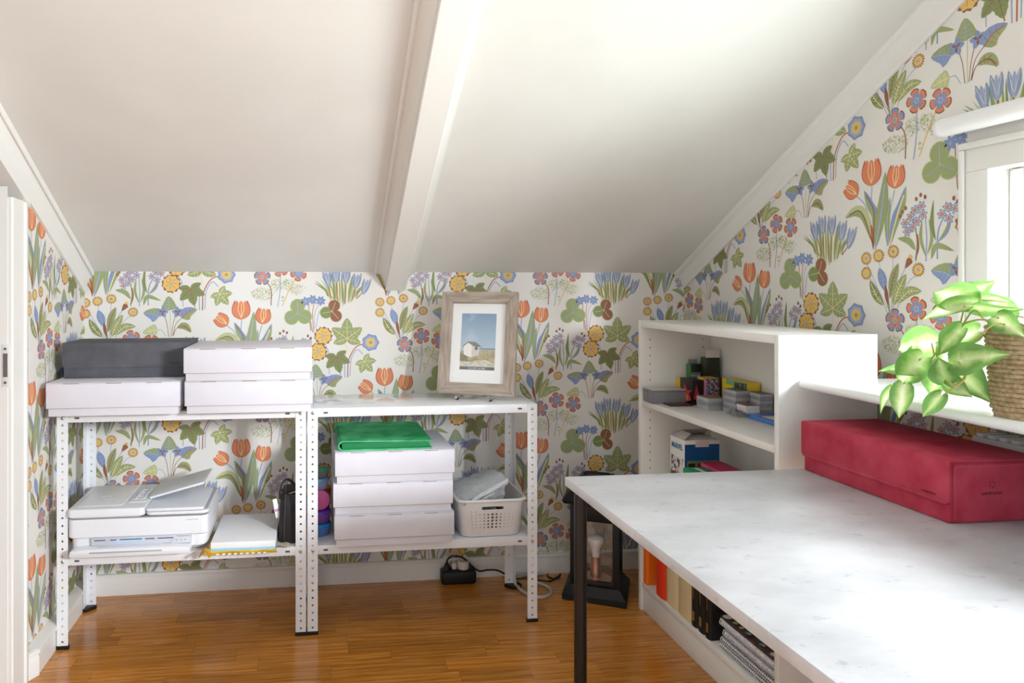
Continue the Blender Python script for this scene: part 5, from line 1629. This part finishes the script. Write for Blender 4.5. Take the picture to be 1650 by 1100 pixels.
mg = gbox('deck_box', 'small dark green deck box with white lettering on the yellow box', 'box', 1.3580, 1.4000, 2.4400, 2.4720, 0.8503, 0.902, K('dgreen1', (34, 46, 36)), 'card deck boxes on the upper shelf', (
    ('grey_band', ('F', 0.0, 1.0, 0.0, 0.45), 0.0005, K('grey_band', (120, 128, 122))), ('leaf_side', ('L', 0.0, 1.0, 0.0, 1.0), 0.0004, K('leafg', (70, 130, 70)))))
text('lettering', 'MAGIC', 0.012, K('white_l', (230, 230, 226)), mg, frame_m((0.0, -0.0168, 0.010), (1, 0, 0), (0, 0, 1)), sx=0.95)
b = B(); b.box(-0.016, 0.018, 0.010, 0.011, 0.0515, 0.068, 0.0003); obj('clear_flap', b, clear_plastic, mg)
dg = gbox('deck_box', 'tall olive green deck box with its white flap open', 'box', 1.3920, 1.4450, 2.3990, 2.4340, 0.8500, 0.930, M('olive_grad', (38, 40, 30), 0.45, var=(14, (78, 92, 52), 0.45, 0.65)), 'card deck boxes on the upper shelf')
dg.location.z = 0.8503
b = B(); b.box(-0.0265, 0.0265, -0.0175, -0.0165, 0.0797, 0.108, 0.0003); b.box(-0.0265, 0.0265, 0.0165, 0.0175, 0.0797, 0.104, 0.0003)
e = obj('open_flap', b, K('flap_white', (222, 216, 210)), dg); e['kind'] = 'stuff'
ped = gbox('card_box', 'plain brown card box hidden behind the deck boxes', 'box', 1.3560, 1.4520, 2.3990, 2.4350, S3, 0.8498, K('plainbox', (120, 104, 88)))
def cards(name, label, x0, x1, y0, y1, z0, z1, top, n, cols=((176, 176, 180), (150, 150, 156)), seed=1):
    t = thing(name, label, 'card stack', ((x0 + x1) / 2, (y0 + y1) / 2, z0), 0, 'stacks of playing cards')
    rnd = random.Random(seed)
    h = (z1 - z0) / n
    for k in range(n):
        dx, dy = rnd.uniform(-0.0012, 0.0012), rnd.uniform(-0.0012, 0.0012)
        b = B(); b.box(-(x1 - x0) / 2 + dx, (x1 - x0) / 2 + dx, -(y1 - y0) / 2 + dy, (y1 - y0) / 2 + dy, k * h, (k + 1) * h - 0.0004, 0.0003)
        obj('card_packet', b, K('cards_%d' % cols[k % len(cols)][0], cols[k % len(cols)]), t)
    b = B(); b.box(-(x1 - x0) / 2 + 0.001, (x1 - x0) / 2 - 0.001, -(y1 - y0) / 2 + 0.001, (y1 - y0) / 2 - 0.001, n * h - 0.0003, n * h + 0.0006)
    obj('top_card', b, top, t)
    return t
brn = K('card_brown', (142, 108, 84))
cards('card_stack', 'low stack of grey cards with a brown back on top', 1.309, 1.372, 2.243, 2.315, S3, 0.810, brn, 3, seed=2)
cards('card_stack', 'tall stack of grey cards with a green card on top', 1.378, 1.4440, 2.090 + 0.076, 2.172 + 0.004 + 0.0, S3, 0.846, K('card_green', (96, 108, 82)), 7, seed=3) if False else None
cards('card_stack', 'tall stack of grey cards with a green card on top', 1.3580, 1.4070, 2.163, 2.236, S3, 0.845, K('card_green', (96, 108, 82)), 7, seed=3)
cards('card_stack', 'tall stack of cards at the back beside another tall stack', 1.4080, 1.4520, 2.112, 2.176, S3, 0.842, K('card_green', (96, 108, 82)), 7, seed=5)
cards('card_stack', 'white edged card stack with a brown card on top', 1.360, 1.4050, 2.108, 2.160, S3, 0.806, brn, 3, ((168, 168, 172), (240, 240, 240), (236, 236, 236)), seed=4)
bp2 = thing('card_pack', 'pack of cards in a blue wrapper near the shelf end', 'card pack', (1.405, 2.035, S3))
b = B(); b.box(-0.046, 0.046, -0.066, 0.066, 0.0, 0.013, 0.003); obj('blue_wrapper', b, K('wrap_blue', (76, 132, 214), 0.3), bp2)
b = B(); b.box(-0.044, 0.044, -0.068, 0.020, 0.0132, 0.0150, 0.0004); obj('clear_sleeve', b, clear_plastic, bp2)
b = B(); b.box(-0.040, 0.040, -0.060, 0.004, 0.0152, 0.0165, 0.0003); obj('pale_card', b, K('pale_card', (206, 204, 202)), bp2)
cw = thing('plastic_wrap', 'crumpled clear plastic wrap lying before the card stacks', 'wrapper', (1.342, 2.128, S3))
b = B(); crumple(b, lambda u, v: (-0.016 + 0.030 * v, -0.036 + 0.072 * u, 0.003 + 0.016 * math.sin(v * 3.1)), 12, 6, 0.004, 21, th=0.0004)
for v in b.bm.verts: v.co.z = max(v.co.z, 0.0004)
obj('film', b, clear_plastic, cw)
b = B(); crumple(b, lambda u, v: (-0.022 + 0.012 * v, -0.010 + 0.034 * u, 0.004 + 0.020 * v), 6, 3, 0.003, 22, th=0.0004)
for v in b.bm.verts: v.co.z = max(v.co.z, 0.0004)
obj('torn_strip', b, clear_plastic, cw)
ca = thing('card_case', 'clear deck case of grey cards at the shelf front', 'case', (1.290, 2.425, S3))
b = B()
for (x0, x1, y0, y1) in ((-0.062, -0.0605, -0.038, 0.038), (0.0605, 0.062, -0.038, 0.038), (-0.0603, 0.0603, -0.038, -0.0365), (-0.0603, 0.0603, 0.0365, 0.038)):
    b.box(x0, x1, y0, y1, 0, 0.042, 0.0004)
ca.location.x = 1.2480
obj('case_wall', b, clear_plastic, ca)['kind'] = 'stuff'
b = B(); b.box(-0.059, 0.059, -0.035, 0.035, 0.0003, 0.036, 0.0005); obj('cards', b, M('cards_dim', (150, 148, 148), 0.5, var=(40, (118, 114, 112), 0.4, 0.6), stretch=(1, 1, 12)), ca)
b = B(); b.box(-0.064, 0.062, -0.039, 0.039, 0.0425, 0.0475, 0.0006); obj('lid_cards', b, K('cards_150b', (128, 128, 130)), ca)
b = B(); b.box(-0.063, 0.061, -0.038, 0.038, 0.0477, 0.0500, 0.0004); obj('top_card', b, K('card_pale', (206, 196, 184)), ca)
fc = thing('dark_card', 'flat dark brown card lying before the clear deck case', 'card', (1.262, 2.3570, S3))
b = B(); b.box(-0.040, 0.044, -0.028, 0.026, 0, 0.004, 0.0004); obj('card_body', b, K('darkcard', (58, 40, 34)), fc)
b = B(); b.box(-0.034, 0.038, -0.022, 0.020, 0.0040, 0.0044); obj('card_face', b, K('darkcard2', (96, 54, 40)), fc)

# ------------------------------------------------------------------ table
tb = thing('table', 'table with a pale grey stone-look top and black legs', 'table', (1.02, 0.90, 0))
def stone():
    m = bpy.data.materials.new('stone_laminate'); m.use_nodes = True
    nt = m.node_tree; b_ = nt.nodes['Principled BSDF']
    b_.inputs['Roughness'].default_value = 0.34
    tc = nt.nodes.new('ShaderNodeTexCoord')
    mp = nt.nodes.new('ShaderNodeMapping'); mp.inputs['Scale'].default_value = (1, 1.7, 1); nt.links.new(tc.outputs['Object'], mp.inputs[0])
    n1 = nt.nodes.new('ShaderNodeTexNoise'); n1.inputs['Scale'].default_value = 3.0; n1.inputs['Detail'].default_value = 6; n1.inputs['Roughness'].default_value = 0.6; nt.links.new(mp.outputs[0], n1.inputs['Vector'])
    r1 = nt.nodes.new('ShaderNodeValToRGB'); r1.color_ramp.elements[0].position = 0.36; r1.color_ramp.elements[1].position = 0.64
    r1.color_ramp.elements[0].color = RGB((184, 185, 189)); r1.color_ramp.elements[1].color = RGB((212, 213, 217)); nt.links.new(n1.outputs['Fac'], r1.inputs['Fac'])
    n2 = nt.nodes.new('ShaderNodeTexNoise'); n2.inputs['Scale'].default_value = 22; n2.inputs['Detail'].default_value = 8; n2.inputs['Roughness'].default_value = 0.7; nt.links.new(mp.outputs[0], n2.inputs['Vector'])
    r2 = nt.nodes.new('ShaderNodeValToRGB'); r2.color_ramp.elements[0].position = 0.30; r2.color_ramp.elements[1].position = 0.42
    r2.color_ramp.elements[0].color = RGB((176, 178, 184)); r2.color_ramp.elements[1].color = (1, 1, 1, 1); nt.links.new(n2.outputs['Fac'], r2.inputs['Fac'])
    mx = nt.nodes.new('ShaderNodeMix'); mx.data_type = 'RGBA'; mx.blend_type = 'MULTIPLY'; mx.inputs['Factor'].default_value = 0.6
    nt.links.new(r1.outputs[0], mx.inputs['A']); nt.links.new(r2.outputs[0], mx.inputs['B']); nt.links.new(mx.outputs['Result'], b_.inputs['Base Color'])
    return m
b = B(); b.box(0.589 - 1.02, 1.445 - 1.02, 0.18 - 0.90, 1.627 - 0.90, 0.7145, 0.735, 0.0012)
obj('table_top', b, stone(), tb)
lm_ = M('leg_black', (16, 16, 18), 0.36)
for (x, y) in ((0.600, 1.556), (0.600, 0.25), (1.430, 1.556), (1.430, 0.25)):
    b = B(); cxx, cyy = x - 1.02, y - 0.90
    b.lathe([(0, 0), (0.0138, 0), (0.0142, 0.003), (0.0142, 0.712), (0.0130, 0.7135), (0.0, 0.7142)], 28, cx=cxx, cy=cyy)
    lg = obj('leg', b, lm_, tb)
    b = B(); s_ = 1 if x < 1 else -1
    b.box(min(cxx + s_ * 0.012, cxx + s_ * 0.075), max(cxx + s_ * 0.012, cxx + s_ * 0.075), cyy - 0.03, cyy + 0.03, 0.708, 0.7143, 0.001)
    obj('mounting_plate', b, lm_, lg)

# ------------------------------------------------------------------ potted plant on the sill
pl = thing('potted_plant', 'trailing heart-leaf plant in a rope-wrapped pot on the sill', 'plant', (1.312, 1.150, 0.9455))
rope = M('jute_rope', (188, 164, 130), 0.85, var=(120, (160, 134, 100), 0.4, 0.6), bump=(500, 0.5))
rb0, rt0, hh0 = 0.068, 0.077, 0.170
pot_b = B(); pot_b.lathe([(0, 0), (rb0 - 0.006, 0), (rt0 - 0.006, hh0 - 0.002), (rt0 - 0.010, hh0 - 0.002), (rt0 - 0.012, hh0 - 0.03), (0, hh0 - 0.03)], 40)
pot = obj('pot', pot_b, rope, pl)
b = B()
turns, seg = 19, 40
path = []
for i in range(turns * seg + 1):
    f = i / (turns * seg); a = 2 * PI * i / seg
    zz_ = 0.0045 + (hh0 - 0.006) * f
    r_ = (rb0 + (rt0 - rb0) * f) - 0.004 - (0.006 * (1 - f / 0.06) if f < 0.06 else 0) + 0.0005 * math.sin(i * 1.7)
    path.append((r_ * math.cos(a), r_ * math.sin(a), zz_))
b.tube(path, 0.0047, 7)
obj('rope_wrap', b, rope, pot)
b = B(); b.lathe([(rt0 - 0.0125, hh0 - 0.029), (0.03, hh0 - 0.024), (0, hh0 - 0.022)], 24); obj('soil', b, M('soil', (70, 52, 38), 0.9, bump=(120, 0.6)), pot)
def leaf_mat():
    m = bpy.data.materials.new('variegated_leaf'); m.use_nodes = True
    nt = m.node_tree
    for n in list(nt.nodes): nt.nodes.remove(n)
    N = nt.nodes.new; L = nt.links.new
    out = N('ShaderNodeOutputMaterial'); uv = N('ShaderNodeUVMap'); uv.uv_map = 'leaf'
    sx = N('ShaderNodeSeparateXYZ'); L(uv.outputs[0], sx.inputs[0])
    oi = N('ShaderNodeObjectInfo')
    tc = N('ShaderNodeTexCoord')
    n = N('ShaderNodeTexNoise'); n.inputs['Scale'].default_value = 34; n.inputs['Detail'].default_value = 4; n.inputs['Distortion'].default_value = 0.6; L(tc.outputs['Object'], n.inputs['Vector'])
    ad = N('ShaderNodeMath'); ad.operation = 'MULTIPLY_ADD'; L(n.outputs['Fac'], ad.inputs[0]); ad.inputs[1].default_value = 0.9; L(sx.outputs['X'], ad.inputs[2])
    sb_ = N('ShaderNodeMath'); sb_.operation = 'MULTIPLY_ADD'; L(oi.outputs['Random'], sb_.inputs[0]); sb_.inputs[1].default_value = -0.40; L(ad.outputs[0], sb_.inputs[2])
    r = N('ShaderNodeValToRGB'); e = r.color_ramp.elements
    e[0].position = 0.22; e[0].color = RGB((238, 240, 206)); e[1].position = 1.05 - 0.1; e[1].color = RGB((122, 168, 92))
    q_ = r.color_ramp.elements.new(0.58); q_.color = RGB((186, 212, 134))
    L(sb_.outputs[0], r.inputs['Fac'])
    d = N('ShaderNodeBsdfPrincipled'); d.inputs['Roughness'].default_value = 0.32; L(r.outputs['Color'], d.inputs['Base Color'])
    t = N('ShaderNodeBsdfTranslucent'); L(r.outputs['Color'], t.inputs['Color'])
    mx = N('ShaderNodeMixShader'); mx.inputs[0].default_value = 0.6
    L(d.outputs[0], mx.inputs[1]); L(t.outputs[0], mx.inputs[2]); L(mx.outputs[0], out.inputs[0])
    return m
lfm = leaf_mat()
stem_m = M('stem', (176, 168, 92), 0.5)
def leaf_obj(base, tip, wid, roll, cup=0.25, droop=0.18):
    base, tip = Vector(base), Vector(tip)
    ax = tip - base; Ln = ax.length; ax.normalize()
    ref = Vector((-0.75, -0.62, 0.25)).normalized()
    nz = (ref - ax * ref.dot(ax)).normalized()
    nz = Matrix.Rotation(roll, 3, ax) @ nz
    sd = ax.cross(nz)
    nu, nv = 12, 8
    KT = ((0, 0.50), (0.05, 0.74), (0.12, 0.90), (0.25, 1.0), (0.40, 0.93), (0.55, 0.76), (0.70, 0.53), (0.85, 0.27), (0.94, 0.11), (1.0, 0.01))
    def prof(t):
        for (a0, b0), (a1, b1) in zip(KT, KT[1:]):
            if t <= a1:
                return b0 + (b1 - b0) * (t - a0) / (a1 - a0)
        return 0.01
    bm = bmesh.new(); uvl = bm.loops.layers.uv.new('leaf')
    g = []; uvs = {}
    for i in range(nu + 1):
        t = i / nu
        hw = prof(t)
        row_ = []
        for j in range(nv + 1):
            s_ = -1 + 2 * j / nv
            back = 0.20 * math.sin(min(1.0, abs(s_) * 1.15) * PI * 0.62) * max(0, 1 - t / 0.30)       # heart lobes
            wave = 0.03 * wid * math.sin(9 * t + 2.2 * s_ + roll * 5)
            p = base + ax * (Ln * (t - back)) + sd * (s_ * hw * wid / 2) + nz * (cup * wid * 0.6 * hw * (s_ * s_ - 0.3) - droop * 1.6 * Ln * (t - 0.30) ** 2 + wave)
            v = bm.verts.new(p); row_.append(v); uvs[v] = (abs(s_), t)
        g.append(row_)
    for i in range(nu):
        for j in range(nv):
            f = bm.faces.new((g[i][j], g[i + 1][j], g[i + 1][j + 1], g[i][j + 1])); f.smooth = True
            for l in f.loops: l[uvl].uv = uvs[l.vert]
    me = bpy.data.meshes.new('leaf')
    org = Vector((1.312, 1.150, 0.9455))
    for v in bm.verts: v.co -= org
    bm.to_mesh(me); bm.free()
    o = finish('leaf', me, lfm, pl)
    return o
LV = [((1.25, 1.231, 1.155), (1.25, 1.312, 1.182), .072, .2), ((1.22, 1.206, 1.15), (1.22, 1.315, 1.126), .050, .5), ((1.26, 1.245, 1.163), (1.26, 1.152, 1.166), .034, -.7), ((1.24, 1.214, 1.145), (1.24, 1.117, 1.140), .030, .8),
      ((1.235, 1.155, 1.128), (1.225, 1.100, 1.100), .045, .2), ((1.21, 1.208, 1.103), (1.21, 1.262, 1.050), .045, .3), ((1.24, 1.299, 1.070), (1.24, 1.397, 1.050), .080, -.1), ((1.20, 1.205, 1.045), (1.20, 1.112, 1.068), .062, .0),
      ((1.22, 1.301, 1.015), (1.22, 1.425, 1.012), .050, .6), ((1.20, 1.284, 1.040), (1.20, 1.348, 0.978), .062, .0), ((1.19, 1.218, 1.008), (1.19, 1.232, 1.050), .050, .1), ((1.185, 1.308, 0.982), (1.175, 1.312, 0.917), .044, .1),
      ((1.185, 1.223, 0.976), (1.175, 1.257, 0.929), .034, .0), ((1.19, 1.348, 0.970), (1.18, 1.370, 0.919), .026, .6), ((1.235, 1.253, 1.031), (1.245, 1.176, 0.975), .070, -.2), ((1.26, 1.220, 1.100), (1.25, 1.268, 1.076), .050, .2),
      ((1.25, 1.250, 1.073), (1.245, 1.289, 1.022), .056, -.2), ((1.24, 1.285, 1.012), (1.235, 1.300, 0.960), .050, .2), ((1.30, 1.294, 1.160), (1.32, 1.240, 1.196), .05, .3), ((1.25, 1.343, 1.057), (1.24, 1.330, 1.015), .045, .4),
      ((1.215, 1.236, 1.004), (1.215, 1.190, 0.980), .040, .3), ((1.30, 1.20, 1.130), (1.34, 1.280, 1.180), .05, .2), ((1.33, 1.12, 1.13), (1.28, 1.05, 1.17), .06, .3), ((1.36, 1.16, 1.13), (1.42, 1.10, 1.20), .06, .2)]
for (a, c, wd, rl) in LV:
    leaf_obj(a, c, wd, rl)
for pts in ([(1.30, 1.16, 1.095), (1.245, 1.178, 1.122), (1.23, 1.211, 1.117), (1.23, 1.253, 1.089), (1.23, 1.283, 1.048), (1.225, 1.31, 1.012), (1.21, 1.334, 0.985), (1.195, 1.348, 0.968)],
            [(1.29, 1.15, 1.10), (1.22, 1.14, 1.119), (1.21, 1.165, 1.095), (1.21, 1.185, 1.076), (1.21, 1.205, 1.050)],
            [(1.21, 1.205, 1.050), (1.20, 1.185, 1.027), (1.20, 1.188, 1.011), (1.19, 1.223, 0.977)],
            [(1.19, 1.218, 1.009), (1.20, 1.202, 1.0), (1.20, 1.185, 1.024), (1.20, 1.200, 1.044)],
            [(1.29, 1.17, 1.10), (1.25, 1.190, 1.120), (1.24, 1.207, 1.140), (1.24, 1.235, 1.106), (1.22, 1.206, 1.15)],
            [(1.30, 1.17, 1.10), (1.27, 1.20, 1.140), (1.25, 1.231, 1.156)], [(1.23, 1.283, 1.048), (1.235, 1.292, 1.062), (1.24, 1.299, 1.070)],
            [(1.31, 1.16, 1.10), (1.28, 1.22, 1.150), (1.26, 1.245, 1.164)], [(1.225, 1.31, 1.012), (1.21, 1.300, 1.03), (1.20, 1.284, 1.041)],
            [(1.32, 1.14, 1.10), (1.28, 1.15, 1.13), (1.235, 1.155, 1.128)], [(1.33, 1.16, 1.10), (1.31, 1.19, 1.12), (1.30, 1.20, 1.13)], [(1.33, 1.14, 1.10), (1.335, 1.125, 1.12), (1.33, 1.12, 1.13)], [(1.34, 1.16, 1.10), (1.355, 1.165, 1.12), (1.36, 1.16, 1.13)]):
    b = B(); b.tube([(p[0] - 1.312, p[1] - 1.150, p[2] - 0.9455) for p in pts], 0.0016, 6, smooth=5)
    obj('stem', b, stem_m, pl)
